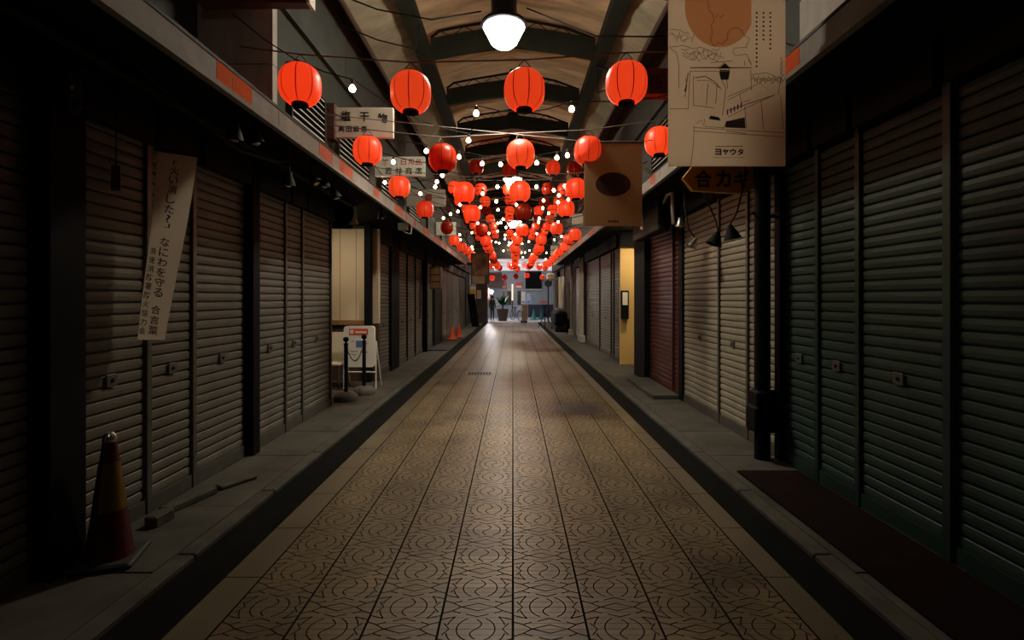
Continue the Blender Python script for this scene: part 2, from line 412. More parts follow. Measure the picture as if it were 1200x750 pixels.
struct('wall_right_attic', MB().box(2.38, 2.42, -2, 32, 5.12, 5.7), m_dwood)
# louvred windows above the canopies
def louver(n, x, sd, y0, y1, z0, z1):
    r = struct('window_%d' % n, MB().box(*sorted((x, x+sd*.01)), y0, y1, z0, z1), m_black)
    fr = MB(); t = .035
    for a in ((y0-t, y0, z0-t, z1+t), (y1, y1+t, z0-t, z1+t), (y0, y1, z0-t, z0), (y0, y1, z1, z1+t)): fr.box(*sorted((x, x+sd*.06)), *a)
    fr.build('window_frame', m_upwall, r)
    sl = MB(); z = z0+.02
    while z < z1-.02:
        a, b = x+sd*.015, x+sd*.05
        sl.add([(a,y0,z+.046),(b,y0,z),(b,y1,z),(a,y1,z+.034),(a,y0,z+.046),(b,y0,z+.012),(b,y1,z+.012),(a,y1,z+.046)],
               [(0,1,2,3),(7,6,5,4),(1,5,6,2),(0,4,5,1),(3,2,6,7)]); z += .072
    sl.build('louver_slats', m_louver, r)
nw = 1
for y0, y1 in ((5.55, 6.5), (7.05, 8.5), (9.3, 10.6), (11.8, 13.2), (14.4, 15.8), (17.2, 18.6)):
    louver(nw, -2.4, 1, y0, y1, 3.28, 3.98); nw += 1
for y0, y1 in ((7.4, 8.8), (10.2, 11.6), (13.5, 15)):
    louver(nw, 2.4, -1, y0, y1, 3.5, 4.3); nw += 1
for y0, y1 in ((2.2, 2.75), (3.0, 3.6), (3.9, 4.4)):          # sash windows of the set-back house on the left
    r = struct('window_%d' % nw, MB().box(-3.15, -3.14, y0, y1, 3.1, 4.2), m_bglass); nw += 1
    fr = MB(); t = .03
    for a in ((y0-t, y0, 3.07, 4.23), (y1, y1+t, 3.07, 4.23), (y0, y1, 3.07, 3.1), (y0, y1, 4.2, 4.23), (y0, y1, 3.62, 3.65)): fr.box(-3.15, -3.1, *a)
    fr.build('window_frame', m_louver, r)
mb = MB().box(-2.85, -2.8, 2.4, 4.9, 3.25, 3.29)
for k in range(16): mb.box(-2.84, -2.81, 2.42+k*.16, 2.445+k*.16, LT-.02, 3.25)
tag(mb.build('balcony_railing', m_dark), 'low dark railing on the left canopy below the set-back house windows', 'railing')

# fabric roof: ridged centre, two sloping sides
def sheet(name, prof, y0, y1, mat, amp, ph):
    mb = MB(); ny = int((y1-y0)/.09); n = len(prof); vs_ = []
    for j in range(ny+1):
        y = y0+(y1-y0)*j/ny
        for i, (x, z) in enumerate(prof):
            k = math.sin(PI*i/(n-1))
            d = amp*k*(math.sin(y*2*PI/2.05*3+ph+.6*math.sin(i*.8))*.6+.5*math.sin(y*17.3+i*1.3+ph)*.5+.35*math.sin(y*31+i*2.1))
            sag = .05*k*math.cos(2*PI*(y-6.45)/2.05)
            vs_.append((x, y, z+d+sag))
    fs = [(j*n+i, j*n+i+1, (j+1)*n+i+1, (j+1)*n+i) for j in range(ny) for i in range(n-1)]
    mb.add(vs_, fs); return struct(name, mb, mat, True)
def lerp(pts, k):
    out = []
    for a, b in zip(pts, pts[1:]):
        for i in range(k): out.append((a[0]+(b[0]-a[0])*i/k, a[1]+(b[1]-a[1])*i/k))
    return out+[pts[-1]]
sheet('ceiling', lerp([(-1.47,5.62),(-1.44,5.88),(-.8,6.06),(0,6.2),(.8,6.06),(1.44,5.88),(1.47,5.62)], 4), -1, 32, m_fab, .036, 0)
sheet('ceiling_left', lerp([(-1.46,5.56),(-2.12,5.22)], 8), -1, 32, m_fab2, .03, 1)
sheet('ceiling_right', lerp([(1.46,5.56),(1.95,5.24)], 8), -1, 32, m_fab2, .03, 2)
struct('ceiling_left_edge', MB().box(-2.42, -2.1, -1, 32, 5.6, 5.66).tube([(-2.13,-1,5.2),(-2.13,32,5.2)], .035), m_dwood)
struct('ceiling_right_edge', MB().box(1.93, 2.42, -1, 32, 5.6, 5.66).tube([(1.97,-1,5.22),(1.97,32,5.22)], .035), m_dwood)
struct('eave_beam_left', MB().box(-1.48, -1.34, -1, 32, 5.36, 5.6).box(-1.52, -1.30, -1, 32, 5.34, 5.37), m_beam)
struct('eave_beam_right', MB().box(1.34, 1.48, -1, 32, 5.36, 5.6).box(1.30, 1.52, -1, 32, 5.34, 5.37), m_beam)
ORD = ['nearest', 'second', 'third', 'fourth', 'fifth', 'sixth', 'seventh', 'eighth', 'ninth', 'tenth', 'eleventh', 'twelfth', 'thirteenth', 'fourteenth', 'fifteenth', 'sixteenth']
TR0 = 6.45
def truss():
    t = thing('roof_truss', '', 'roof beam', (0, 0, 5.4), 'roof trusses under the fabric')
    mb = MB(); a, h = .05, .33
    prof = [(-1.34, 5.40), (-.7, 5.52), (0, 5.61), (.7, 5.52), (1.34, 5.40)]
    vs_ = []
    for x, z in prof: vs_ += [(x,-a,z),(x,a,z),(x,a,z+h),(x,-a,z+h)]
    fs = [(3,2,1,0), (16,17,18,19)]
    for i in range(4):
        for k in range(4): fs.append((i*4+k, i*4+(k+1) % 4, i*4+4+(k+1) % 4, i*4+4+k))
    mb.add(vs_, fs)
    mb.build('bottom_chord', m_beam, t)
    top = [(-1.34,0,5.76),(-1.2,0,5.87),(-.85,0,5.94),(0,0,6.08),(.5,0,5.99),(.85,0,5.92),(1.34,0,5.74)]
    MB().tube(top, .022, 6).build('top_chord', m_black, t)
    mb = MB(); n = 12
    def tz(x):
        for p, q in zip(top, top[1:]):
            if p[0] <= x <= q[0]: return p[2]+(q[2]-p[2])*(x-p[0])/(q[0]-p[0])
    pts = []
    for i in range(n+1):
        x = -1.2+2.4*i/n; zb = 5.61+.33-abs(x)*.155
        pts.append((x, 0, tz(x) if i % 2 == 0 else zb))
    mb.tube(pts, .008, 5); mb.build('web', m_black, t)
    mb = MB().add([(-.16,-.03,5.86),(.16,-.03,5.86),(.05,-.03,6.14),(-.05,-.03,6.14),(-.16,.03,5.86),(.16,.03,5.86),(.05,.03,6.14),(-.05,.03,6.14)],
        [(0,1,2,3),(7,6,5,4),(0,4,5,1),(1,5,6,2),(2,6,7,3),(3,7,4,0)])
    mb.build('ridge_gusset', m_black, t)
    return t
t0 = truss()
for k in range(13):
    t = t0 if k == 0 else dup(t0)
    t.location.y = TR0+2.05*k
    t['label'] = ('dark gabled roof truss under the tan fabric, %s from the camera' % ('first, just above the frame,' if k == 0 else ORD[k]))
struct('wall_arcade_end', MB().box(-3.2, 3.2, 32.0, 32.15, 3.95, 6.4), m_dark)

# ---------------------------------------------------------------- arcade lamps
def lamp():
    t = thing('arcade_lamp', '', 'lamp', (0, 0, 4.65), 'white lamps hung along the roof ridge')
    MB().lathe([(.112,4.63),(.16,4.67),(.205,4.76),(.255,4.86)], n=32).build('glass_bowl', m_lamp, t, True)
    MB().lathe([(.262,4.86),(.285,4.875),(.285,4.905),(.225,4.96),(.168,4.98)], n=32).build('cap', m_lampcap, t, True)
    MB().lathe([(.16,4.98),(.16,5.5)], n=24).build('collar', m_lampcap, t, True)
    MB().tube([(0,0,5.5),(0,0,5.63)], .03).build('stem', m_lampcap, t)
    ld = bpy.data.lights.new('lamp_beam', 'SPOT'); ld.energy = LAMP_BEAM; ld.color = (1, .93, .80); ld.spot_size = math.radians(108); ld.spot_blend = 1; ld.shadow_soft_size = .1
    lo = bpy.data.objects.new('lamp_beam', ld); C.objects.link(lo); lo.parent = t; lo.location = (0, 0, -.04)
    return t
lm = lamp()
for i, k in enumerate((0, 4, 8, 12)):
    o = lm if i == 0 else dup(lm)
    o.location.x = -.11 if i == 0 else 0; o.location.y = TR0+2.05*k
    o['label'] = ['large white glowing lamp with dark cap at the top centre', 'white glowing ridge lamp, second from the camera, half hidden by a red lantern',
        'small white glowing ridge lamp, third from the camera', 'white glowing ridge lamp near the far end of the arcade'][i]

m_lampdim = M('lamp_glow_dim', (.9,.9,.9), .4, 0, 0, 5, emit=(1,.92,.82), power=ADDED_NEAR_LAMP)  # for the lamp added behind the camera to light surfaces facing it
o = dup(lm); o.location = (0, -1.75, 4.65); o['label'] = 'unseen dim lamp added behind the camera, out of the picture'
for ch in list(o.children):
    if ch.type == 'LIGHT': bpy.data.objects.remove(ch)
    elif ch.name.startswith('glass_bowl'): ch.data = ch.data.copy(); ch.data.materials[0] = m_lampdim
# ---------------------------------------------------------------- paper lanterns
R0 = .18
def lantern(lit, simple):
    name = 'paper_lantern'
    prof = []
    for k in range(13):
        z = -.168+.336*k/12; prof.append((R0*(1-abs(z/.190)**2.7)**.5, z))
    angs = []; mis = []
    for k in range(8):
        a = k*PI/4+.12
        angs += [a-.03, a+.03]; mis += [1, 0]
        for q in (.25, .5, .75): angs.append(a+.03+q*(PI/4-.06)); mis.append(0)
    mats = [m_lit, m_seam, m_black] if lit else [m_unlit, m_unseam, m_black]
    cap = [(.074,.155),(.078,.160),(.078,.182),(.062,.186)]; bot = [(.06,-.190),(.072,-.186),(.072,-.164),(.066,-.158)]
    cord = lambda mb, mi: [mb.tube([(s*.06,0,.18),(s*.045,0,.225),(0,0,.27)], .0045, 4, mi) for s in (-1, 1)]
    if simple:
        mb = MB(); mb.lathe(prof, angs=angs, mis=mis, caps=False); mb.lathe(cap, n=12, mi=2); mb.lathe(bot, n=12, mi=2); cord(mb, 2)
        o = mb.build(name, mats, None, True); return o
    t = thing(name, '', 'lantern')
    MB().lathe(prof, angs=angs, mis=mis, caps=False).build('shade', mats[:2], t, True)
    MB().lathe(cap, n=20).build('top_cap', m_black, t, True); MB().lathe(bot, n=20).build('bottom_cap', m_black, t, True)
    mb = MB(); cord(mb, 0); mb.build('hanging_cord', m_rope, t)
    return t
protos = {}
def put_lantern(x, y, z, lit, label):
    key = (lit, y > 13)
    if key not in protos: protos[key] = o = lantern(*key)
    else: o = dup(protos[key])
    o.location = (x, y, z); o.rotation_euler = (random.uniform(-.03,.03), random.uniform(-.03,.03), random.uniform(0, 6.28)) if y > 5 else (0, 0, random.uniform(-.5,.5))
    tag(o, label, 'lantern', 'red paper lanterns strung across the arcade')
COLX = [-1.86, -.92, .10, .95, 1.87]
POS = ['leftmost', 'second from the left', 'middle one', 'second from the right', 'rightmost']
rowsY = [4.6, 6.67, 8.8, 11.0, 14.8, 16.9, 18.9, 20.9, 22.9, 24.9, 26.9, 28.9, 30.9]
dark_set = {(1, 1), (3, 2), (4, 1), (4, 0), (9, 1), (11, 3), (12, 0), (12, 2)}
fine = {(0,0):(352,100), (0,1):(480,106), (0,2):(614.5,106), (0,3):(733,100), (1,0):(432,178), (1,1):(518,184), (1,2):(610,182), (1,3):(689,178), (1,4):(772,166),
        (2,0):(468,219), (2,1):(543.5,225), (2,2):(609,225), (2,3):(675,221), (3,0):(497.5,245), (3,1):(553,250), (3,2):(613,248), (3,3):(663,245),
        (4,0):(524,267), (4,1):(564,269), (4,2):(612,270), (4,3):(652,268), (4,4):(674,275)}
rope_pts = {}
random.seed(11)
for r, Y in enumerate(rowsY):
    pts = []
    for c in range(5):
        if (r, c) in fine: p = P(*fine[(r, c)], Y)
        else: p = Vector((COLX[c]+random.uniform(-.05,.05), Y, 3.38+random.uniform(-.05,.05)))
        p.y += random.uniform(-.06,.06)
        lit = (r, c) not in dark_set
        lab = ('glowing red paper lantern' if lit else 'unlit dark red paper lantern')+', %s in the %s lower row' % (POS[c], ORD[r])
        put_lantern(p.x, p.y, p.z, lit, lab); pts.append(p+Vector((0,0,.27)))
    rope_pts[('low', r)] = pts
upY = [13.1, 15.4, 17.4, 19.4, 21.4, 23.4, 25.4, 27.4]
upX = [-1.75, -.93, -.12, 1.0, 1.5]
updark = {(0,1), (0,2), (1,3), (0,4), (2,3), (3,1), (5,2), (4,3)}
for r, Y in enumerate(upY):
    pts = []
    for c in range(5):
        if (r, c) in ((0, 0), (5, 2)): continue
        p = Vector((upX[c]+random.uniform(-.05,.05), Y+random.uniform(-.06,.06), 1.5+3.27+random.uniform(-.06,.06)))
        lit = (r, c) not in updark
        put_lantern(p.x, p.y, p.z, lit, ('glowing red paper lantern' if lit else 'unlit dark red paper lantern')+', %s in the %s upper row' % (POS[c].replace(' one', ''), ORD[r]))
        pts.append(p+Vector((0,0,.27)))
    rope_pts[('high', r)] = pts
for r, (Y, zz, xs) in enumerate(((33.4, 3.5, (-1.35,-.85,-.1,.3,1.7,2.1)), (35.2, 3.0, (-1.4,-.55,.2,.95,2.0)))):
    pts = []
    for c, x in enumerate(xs):
        lit = (r, c) not in ((0, 1), (1, 1), (1, 2)); p = Vector((x, Y+random.uniform(-.2,.2), zz+random.uniform(-.15,.1)))
        put_lantern(p.x, p.y, p.z, lit, ('small glowing red lantern' if lit else 'small unlit dark lantern')+' over the street, number %d from the left, %s row' % (c+1, ('nearer', 'farther')[r])); pts.append(p+Vector((0,0,.27)))
    rope_pts[('street', r)] = pts
i = 0
for (lv, r), pts in rope_pts.items():
    Y = pts[0].y; zl = pts[0].z+.04; zr = pts[-1].z+.05
    e = 2.41 if lv != 'street' else 3.5
    line = [Vector((-e, Y, zl+.03))]+pts+[Vector((e, Y, zr+.03))]
    o = MB().tube(line, .007, 5).build('lantern_rope', m_rope)
    tag(o, 'thin rope carrying the %s %s row of red lanterns' % (ORD[r], {'low': 'lower', 'high': 'upper', 'street': 'street'}[lv]), 'rope', 'ropes strung between the upper walls')

# ---------------------------------------------------------------- festoon bulbs
BPX = [(413,104),(558,133),(670,128),(549,164.5),(499.6,177),(538,184),(461,190),(652.7,185),(665,182),(629,191),(586.7,192.7),(565,192),(518.4,205.6),(512,213),(510,219),(451,214),
 (628.7,219),(649,223),(662,218),(583,219),(655,229),(666,234),(637,235),(654,237),(492.7,227),(565.6,227),(636,244),(643,250),(605,240),(581.6,236),(583.6,246),(539,240),(536.7,248),(528,251),
 (519.6,255.7),(589.6,257),(632,256),(563,243),(553,272.7),(538.7,275),(539.7,281),(560,261.7),(573,273.7),(583,271),(587,261),(583.3,261.7),(593,266.7),(592,275.7),(591.7,280),(609.7,260),
 (631,260.5),(654,260),(629,274),(628.7,281),(658,277),(649.7,281),(575.7,282.7),(581,283.7),(585,285),(596,287.5),(612,285.7),(619.7,283.3),(632,284.5),(553,289),(554,292),(590,294),(620.7,293.7),(615.3,296),(656.7,292.7),(603.7,274.7)]
bl = []
for px, py in BPX:
    Y = F*random.uniform(1.92, 2.02)/(350-py)
    bl.append(P(px, py, Y))
random.seed(5)
for Y in (22.5, 24.5, 26.5, 28.5, 30.5):
    for x in (-1.2, .2, 1.3): bl.append(Vector((x+random.uniform(-.3,.3), Y, 3.42+random.uniform(-.08,.08))))
bl.sort(key=lambda p: p.y)
def bulb():
    t = thing('string_bulb', '', 'light bulb')
    MB().lathe([(.006,-.03),(.020,-.024),(.030,-.008),(.030,.006),(.022,.021),(.014,.03),(.013,.034)], n=14).build('globe', m_bulb, t, True)
    MB().lathe([(.014,.033),(.018,.04),(.018,.075),(.008,.085)], n=10).build('socket', m_socket, t, True)
    return t
b0 = None; gi = 0
groups = []; k = 0
while k < len(bl):
    n = 4 if k < 60 else 5
    groups.append(sorted(bl[k:k+n], key=lambda p: p.x)); k += n
for gi, g in enumerate(groups):
    line = []
    for q, p in enumerate(g):
        if b0 is None: b0 = o = bulb()
        else: o = dup(b0)
        o.location = p
        which = 'only' if len(g) == 1 else ['leftmost', 'second from left', 'third from left', 'fourth from left', 'fifth from left'][q]
        if q == len(g)-1 and q: which = 'rightmost'
        tag(o, 'bare glowing round bulb, %s on bulb string number %d from the camera' % (which, gi+1), 'light bulb', 'bare bulbs strung between the lanterns')
        line.append(p+Vector((0,0,.085)))
    full = [Vector((-2.41, g[0].y-.3, 3.95))]+line+[Vector((2.41, g[-1].y+.3, 3.95))]
    pts = []
    for a, b in zip(full, full[1:]):
        for s in range(4):
            t_ = s/4; p = a.lerp(b, t_); p.z -= .10*math.sin(PI*t_)*min(1, (b-a).length); pts.append(p)
    pts.append(full[-1])
    o = MB().tube(pts, .006, 5).build('bulb_string_cable', m_cable)
    tag(o, 'thin cable of bulb string number %d from the camera' % (gi+1), 'cable', 'cables of the bulb strings')

# cables under the roof
for lab, pts in (('black cable sagging from the left roof edge to the nearest lamp', [(-2.36,6.3,5.28),(-1.66,6.35,5.03),(-1.0,6.4,4.93),(-.39,6.45,5.06)]),
                 ('black cable crossing left of the nearest lamp below the roof edge', [(-2.36,7.0,5.2),(-1.85,7.1,5.03),(-1.35,7.2,4.95),(-1.3,7.3,5.35)]),
                 ('black cable running level from the nearest lamp to the right wall', [(.17,6.45,5.1),(1.0,6.3,4.68),(1.6,6.2,4.62),(2.36,6.1,4.6)])):
    tag(MB().tube(pts, .009, 6).build('power_cable', m_cable), lab, 'cable')
tag(MB().tube([(1.36,8.6,5.34),(1.9,8.4,5.12),(2.36,8.2,5.1)], .025, 6).tube([(1.4,8.6,4.9),(2.36,8.2,5.08)], .01, 5).tube([(1.4,8.6,4.9),(1.4,8.6,5.36)], .008, 5).build('wall_bracket', m_black), 'thin black bracket arm between right roof beam and wall', 'bracket')

# ---------------------------------------------------------------- shutters
def shutter(side, y0, y1, ztop, mat, rail, label, group, name='roller_shutter', lock=True):
    x = LX if side < 0 else RX; sd = 1 if side < 0 else -1
    t = thing(name, label, 'shutter', (x, (y0+y1)/2, .03), group)
    mb = MB(); pitch = .075; z = .13; prof = []
    while z+pitch < ztop+.05:
        prof += [(.001, z), (.006, z+.008), (.009, z+.034), (.007, z+.060), (.001, z+.064), (-.014, z+.066), (-.014, z+.073)]; z += pitch
    vs_ = []
    for d, zz in prof: vs_ += [(x+sd*d, y0, zz), (x+sd*d, y1, zz)]
    fs = [(2*i, 2*i+1, 2*i+3, 2*i+2) for i in range(len(prof)-1)]
    if sd < 0: fs = [f[::-1] for f in fs]
    mb.add(vs_, [f[::-1] for f in fs]); mb.build('slat_curtain', mat, t)
    MB().box(*sorted((x-sd*.012, x+sd*.022)), y0, y1, .03, .13).build('bottom_bar', rail, t)
    ym = (y0+y1)/2
    if lock and y1-y0 > .35:
        lk = MB().bbox(*sorted((x+sd*.012, x+sd*.024)), ym-.045, ym+.045, .95, 1.03, .004).build('lock_plate', m_rail, t)
        MB().lathe([(.012,0),(.012,.006),(.006,.008)], c=(x+sd*.024, ym, .99), n=12, axis='x').build('keyhole', m_black, lk) if sd > 0 else MB().lathe([(.006,-.008),(.012,-.006),(.012,0)], c=(x-.024, ym, .99), n=12, axis='x').build('keyhole', m_black, lk)
    hb = LB+.03 if side < 0 else RB+.03
    MB().box(*sorted((x-sd*.07, x+sd*.085)), y0, y1, ztop, hb).build('roll_box', m_dark, t)
    return t
def post(side, yc, wd, dp, mat, label, name='shutter_post', cat='post', z1=None):
    x = LX if side < 0 else RX; sd = 1 if side < 0 else -1; z1 = z1 or (LB+.03 if side < 0 else RB+.03)
    mb = MB().bbox(*sorted((x-sd*.07, x+sd*dp)), yc-wd/2, yc+wd/2, .024, z1, .005)
    return tag(mb.build(name, mat), label, cat, 'posts between the shop shutters')
GL, GR = 'roller shutters along the left side', 'roller shutters along the right side'
Ls = [(1.2,2.69,'A','grey-beige roller shutter at the left picture edge, nearest the camera'), (2.95,3.54,'A','grey-beige roller shutter behind the dark traffic cone'),
 (3.60,4.05,'A','narrow grey-beige roller shutter behind the slanted paper banner'), (4.11,4.86,'A','grey-beige roller shutter just right of the slanted banner'),
 (5.02,5.71,'A','grey shutter panel right of the thick dark left post'), (5.76,6.17,'A','narrow grey shutter panel second before the beige alcove'), (6.22,7.12,'A','grey shutter panel right beside the beige alcove'),
 (9.62,10.55,'A','grey shutter just behind the white standing sign'), (11.3,12.28,'D','brown shutter, first beyond the dark gap past the white sign'), (12.34,13.3,'D','brown shutter, second beyond the dark gap on the left'),
 (13.36,14.4,'D','brown shutter, third beyond the dark gap on the left'), (14.6,16.2,'A','tall grey shutter beside the black floor mat'), (17.9,19.7,'P','pale shutter behind the two orange cones'),
 (19.8,21.6,'D','dim shutter just past the two orange cones'), (21.8,24.4,'A','dim far left shutter before the leaning board'), (24.6,27.3,'D','dim farthest left shutter beside the leaning dark board')]
mats = {'A': m_shA, 'B': m_shB, 'R': m_shR, 'G': m_shG, 'D': m_shD, 'P': m_shP}
for y0, y1, k, lab in Ls: shutter(-1, y0, y1, 2.56, mats[k], m_rail, lab, GL)
Rs = [(1.2,2.88,'G','dark green roller shutter at the right picture edge, nearest the camera'), (2.96,3.66,'G','dark green shutter, second from the camera on the right'),
 (3.73,4.16,'G','dark green shutter with a small plate, third from the camera'), (4.22,4.70,'G','narrow dark green shutter next to the thick black pole'),
 (4.84,5.41,'B','cream shutter partly hidden behind the thick black pole'), (5.47,6.17,'B','middle cream shutter left of the thick black pole'), (6.23,7.47,'B','wide cream shutter beside the maroon one'),
 (7.66,7.93,'R','very narrow maroon shutter strip beside the cream shutter'), (8.0,9.32,'R','maroon roller shutter beside the wide black pillar'),
 (12.0,12.62,'A','grey shutter right beside the yellow wall, far side'), (12.68,12.95,'A','narrow grey shutter strip second past the yellow wall'), (13.02,14.65,'A','grey shutter third past the yellow wall'),
 (14.75,17.3,'A','grey shutter fourth past the yellow wall, beside the downpipes'), (18.4,20.2,'P','pale shutter beyond the downpipes on the right'), (28.2,30.2,'D','dim farthest right shutter near the arcade end')]
for y0, y1, k, lab in Rs: shutter(1, y0, y1, 2.7, mats[k], {'G': m_railG, 'R': m_railR}.get(k, m_rail), lab, GR, lock=k != 'R')
for yc, wd, dp, mt, lab in ((3.57,.05,.03,m_rail,'thin rail behind the slanted paper banner'), (4.08,.05,.03,m_rail,'thin rail at the right edge of the banner shutter'),
  (5.735,.045,.03,m_rail,'thin rail between grey panels, farther left of the alcove'), (6.195,.045,.03,m_rail,'thin rail left of the shutter beside the alcove'),
  (7.14,.03,.035,m_rail,'thin rail at the near edge of the beige alcove'), (12.31,.05,.04,m_dark,'dark rail between first and second brown shutters'), (13.33,.05,.04,m_dark,'dark rail between second and third brown shutters')):
    post(-1, yc, wd, dp, mt, lab)
for yc, wd, dp, mt, lab in ((2.815,.23,.12,m_black,'thick black pillar left of the traffic cone'), (4.94,.13,.09,m_black,'black post between beige and grey left shutters'), (10.93,.72,.06,m_black,'black panel past the white standing sign'),
  (14.5,.16,.14,m_black,'black post before the tall grey shutter on the left'), (17.05,1.6,.10,m_dark,'wide dark panel left of the two orange cones'), (28.6,2.5,.04,m_dark,'dark panel behind the leaning board')):
    post(-1, yc, wd, dp, mt, lab, 'pillar', 'pillar')
tag(MB().bbox(-2.56, -2.44, 9.44, 9.58, .024, 2.6, .01).build('wooden_post', m_wood), 'brown wooden post at the right edge of the beige alcove', 'post')
tag(MB().bbox(-2.62, -2.50, 9.16, 9.29, .03, LB+.03, .01).build('alcove_post', m_black), 'dark slim post in front of the beige alcove wall', 'post')
for yc, wd, dp, mt, lab in ((2.92,.06,.04,m_railG,'green rail right of the second green shutter'), (3.695,.05,.03,m_railG,'green rail between second and third green shutters'), (4.19,.05,.03,m_railG,'green rail next to the narrow green shutter'),
  (4.77,.10,.05,m_black,'dark post between green and cream shutters'), (5.44,.045,.03,m_rail,'cream rail behind the clip lamps near the black pole'), (6.20,.045,.03,m_rail,'cream rail between the middle and wide cream shutters'),
  (7.965,.05,.035,m_railR,'maroon rail within the maroon shutter front'), (12.65,.04,.03,m_dark,'dark rail nearest the yellow wall'), (12.985,.04,.03,m_dark,'dark rail second from the yellow wall'), (14.7,.06,.03,m_dark,'dark rail third from the yellow wall')):
    post(1, yc, wd, dp, mt, lab)
for yc, wd, dp, mt, lab in ((7.565,.17,.04,m_black,'black post between cream and maroon shutters'), (9.78,.8,.10,m_black,'wide black pillar between maroon shutter and yellow wall'), (11.86,.22,.03,m_dark,'dark door frame beside the yellow wall')):
    post(1, yc, wd, dp, mt, lab, 'pillar', 'pillar')
t = thing('wall_box', 'small black wall box with white notice at the yellow wall', 'box', (2.62, 10.4, 1.4))
MB().bbox(2.40, 2.56, 11.48, 11.62, 1.05, 1.68, .01).build('box_body', m_black, t)
MB().box(2.42, 2.53, 11.476, 11.48, 1.36, 1.64).build('notice', m_white, t)

# header boards in the gap between shutters and canopies, front clutter under them
tag(MB().bbox(2.12, 2.30, 7.6, 9.2, 2.5, RB+.03, .02).build('awning_roll', m_dark), 'rolled dark awning above the maroon shutter', 'awning')
# ---------------------------------------------------------------- clip lamps, pendants, floodlight
def spot(name, x, y, z, top, cone, label, tilt, arm=None, mat=m_dark):
    t = thing(name, label, 'lamp', (x, y, z), 'unlit clip lamps under the canopies')
    prof = [(.022,.075),(.026,.05),(.05,.0),(.062,-.04),(.058,-.04),(.046,0),(.02,.05)] if not cone else [(.02,.07),(.03,.045),(.04,.03),(.085,-.07),(.08,-.07),(.035,.03)]
    rot = Matrix.Rotation(tilt, 4, 'Y')
    def turned(mb): mb.v = [tuple(rot @ Vector(p)+Vector((x,y,z))) for p in mb.v]; return mb
    turned(MB().lathe(prof, n=18, caps=False)).build('lamp_shade', mat, t, True)
    turned(MB().lathe([(.008,-.055),(.03,-.045),(.036,-.02),(.02,.03)], n=14)).build('bulb', m_chrome, t, True)
    pts = [rot @ Vector((0,0,.07))+Vector((x,y,z))]+(arm or [Vector((x,y,top))])
    MB().tube(pts, .008, 6).build('arm', m_dark, t)
    p = pts[-1]; MB().bbox(p.x-.025, p.x+.025, p.y-.02, p.y+.02, p.z-.03, p.z+.012, .004).build('clamp', m_dark, t)
    return t
lefts = [(275,157,3.55),(299,162,3.84),(338,212,4.41),(368,211,4.97),(380,214,5.24),(393,228,5.57),(447,252,7.5)]
wl = ['nearest', 'second', 'third', 'fourth', 'fifth', 'sixth', 'seventh']
for i, (px, py, Y) in enumerate(lefts):
    p = P(px, py, Y)
    spot('clip_lamp', p.x, p.y, min(p.z, 2.70), LB+.02, False, 'small unlit reflector lamp under the left canopy, %s from the camera' % wl[i], (.15,-.2,.1,-.6,.1,-.3,-.2)[i])
rights = [(812,286,6.19,False,.5,'small round clip lamp in front of the wide cream shutter'), (839,279,5.4,True,.35,'middle clip lamp on a long arm before the cream shutters'), (857,272,5.02,True,-.2,'black cone clip lamp on an arm beside the black pole'),
          (797,262,6.6,False,0,'round clip lamp under the right canopy above the maroon shutter')]
for i, (px, py, Y, cone, tl, lab) in enumerate(rights):
    p = P(px, py, Y)
    arm = [Vector((p.x-.05+.05*i, p.y, p.z+.18)), Vector((p.x+[-.1,-.12,.12,.05][i], p.y, p.z+.45)), Vector((p.x+[-.1,-.12,.16,.05][i], p.y, RB+.02))]
    spot('clip_lamp', p.x, p.y, p.z, RB, cone, lab, tl, arm, m_black if cone else m_chrome)
p = P(413, 255, 7.35); t = thing('pendant_lamp', 'pale bell-shaped lamp hanging above the beige alcove', 'lamp', p)
MB().lathe([(.05,.15),(.055,.1),(.06,-.03),(.085,-.09),(.08,-.09),(.05,0)], c=p, n=20, caps=False).build('lamp_shade', m_pipe, t, True)
MB().tube([p+Vector((0,0,.12)), Vector((p.x,p.y,LB+.03))], .02).build('stem', m_dark, t)
p = P(399, 250, 7.3); t = thing('round_wall_fan', 'round black fan hanging beside the bell-shaped lamp', 'fan', p)
MB().lathe([(.02,-.05),(.15,-.05),(.19,-.02),(.19,.03),(.15,.06),(.03,.07)], c=p, n=24, axis='y').build('guard', m_black, t, True)
MB().tube([p+Vector((0,0,.15)), Vector((p.x,p.y,LB+.03))], .02).build('bracket', m_black, t)
p = P(476, 266, 9.0); t = thing('floodlight', 'pale floodlight with looped bracket below the left canopy edge', 'lamp', p)
MB().bbox(p.x-.13, p.x+.03, p.y-.07, p.y+.05, p.z-.06, p.z+.07, .015).build('housing', m_pipe, t)
MB().tube([p+Vector((.02,0,.06)), p+Vector((.1,0,.02)), p+Vector((.08,0,-.12)), p+Vector((0,0,-.1)), p+Vector((-.08,0,-.05))], .012, 6).build('bracket', m_pipe, t)
MB().tube([p+Vector((-.05,0,.06)), Vector((p.x-.05,p.y,LB+.03))], .02).build('stem', m_dark, t)
p = Vector((-2.32, 2.72, 2.62)); t = thing('wall_lantern', 'old glass wall lantern high on the black left pillar', 'lamp', p)
MB().lathe([(.05,-.1),(.062,-.09),(.062,.06),(.05,.07)], c=p, n=6).build('glass', m_bglass, t)
MB().lathe([(.085,.07),(.09,.08),(.03,.14),(.012,.17)], c=p, n=6).build('lid', m_dark, t)
MB().lathe([(.02,-.15),(.055,-.12),(.065,-.1)], c=p, n=6).build('base', m_dark, t)
MB().lathe([(.006,-.02),(.014,0),(.006,.03)], c=p+Vector((.05,-.05,-.03)), n=8).build('glint_piece', m_chrome, t)  # small bright piece added to stand for the glint on the glass
MB().tube([p+Vector((0,0,.16)), Vector((p.x,p.y,LB+.03))], .012, 6).build('hook', m_dark, t)
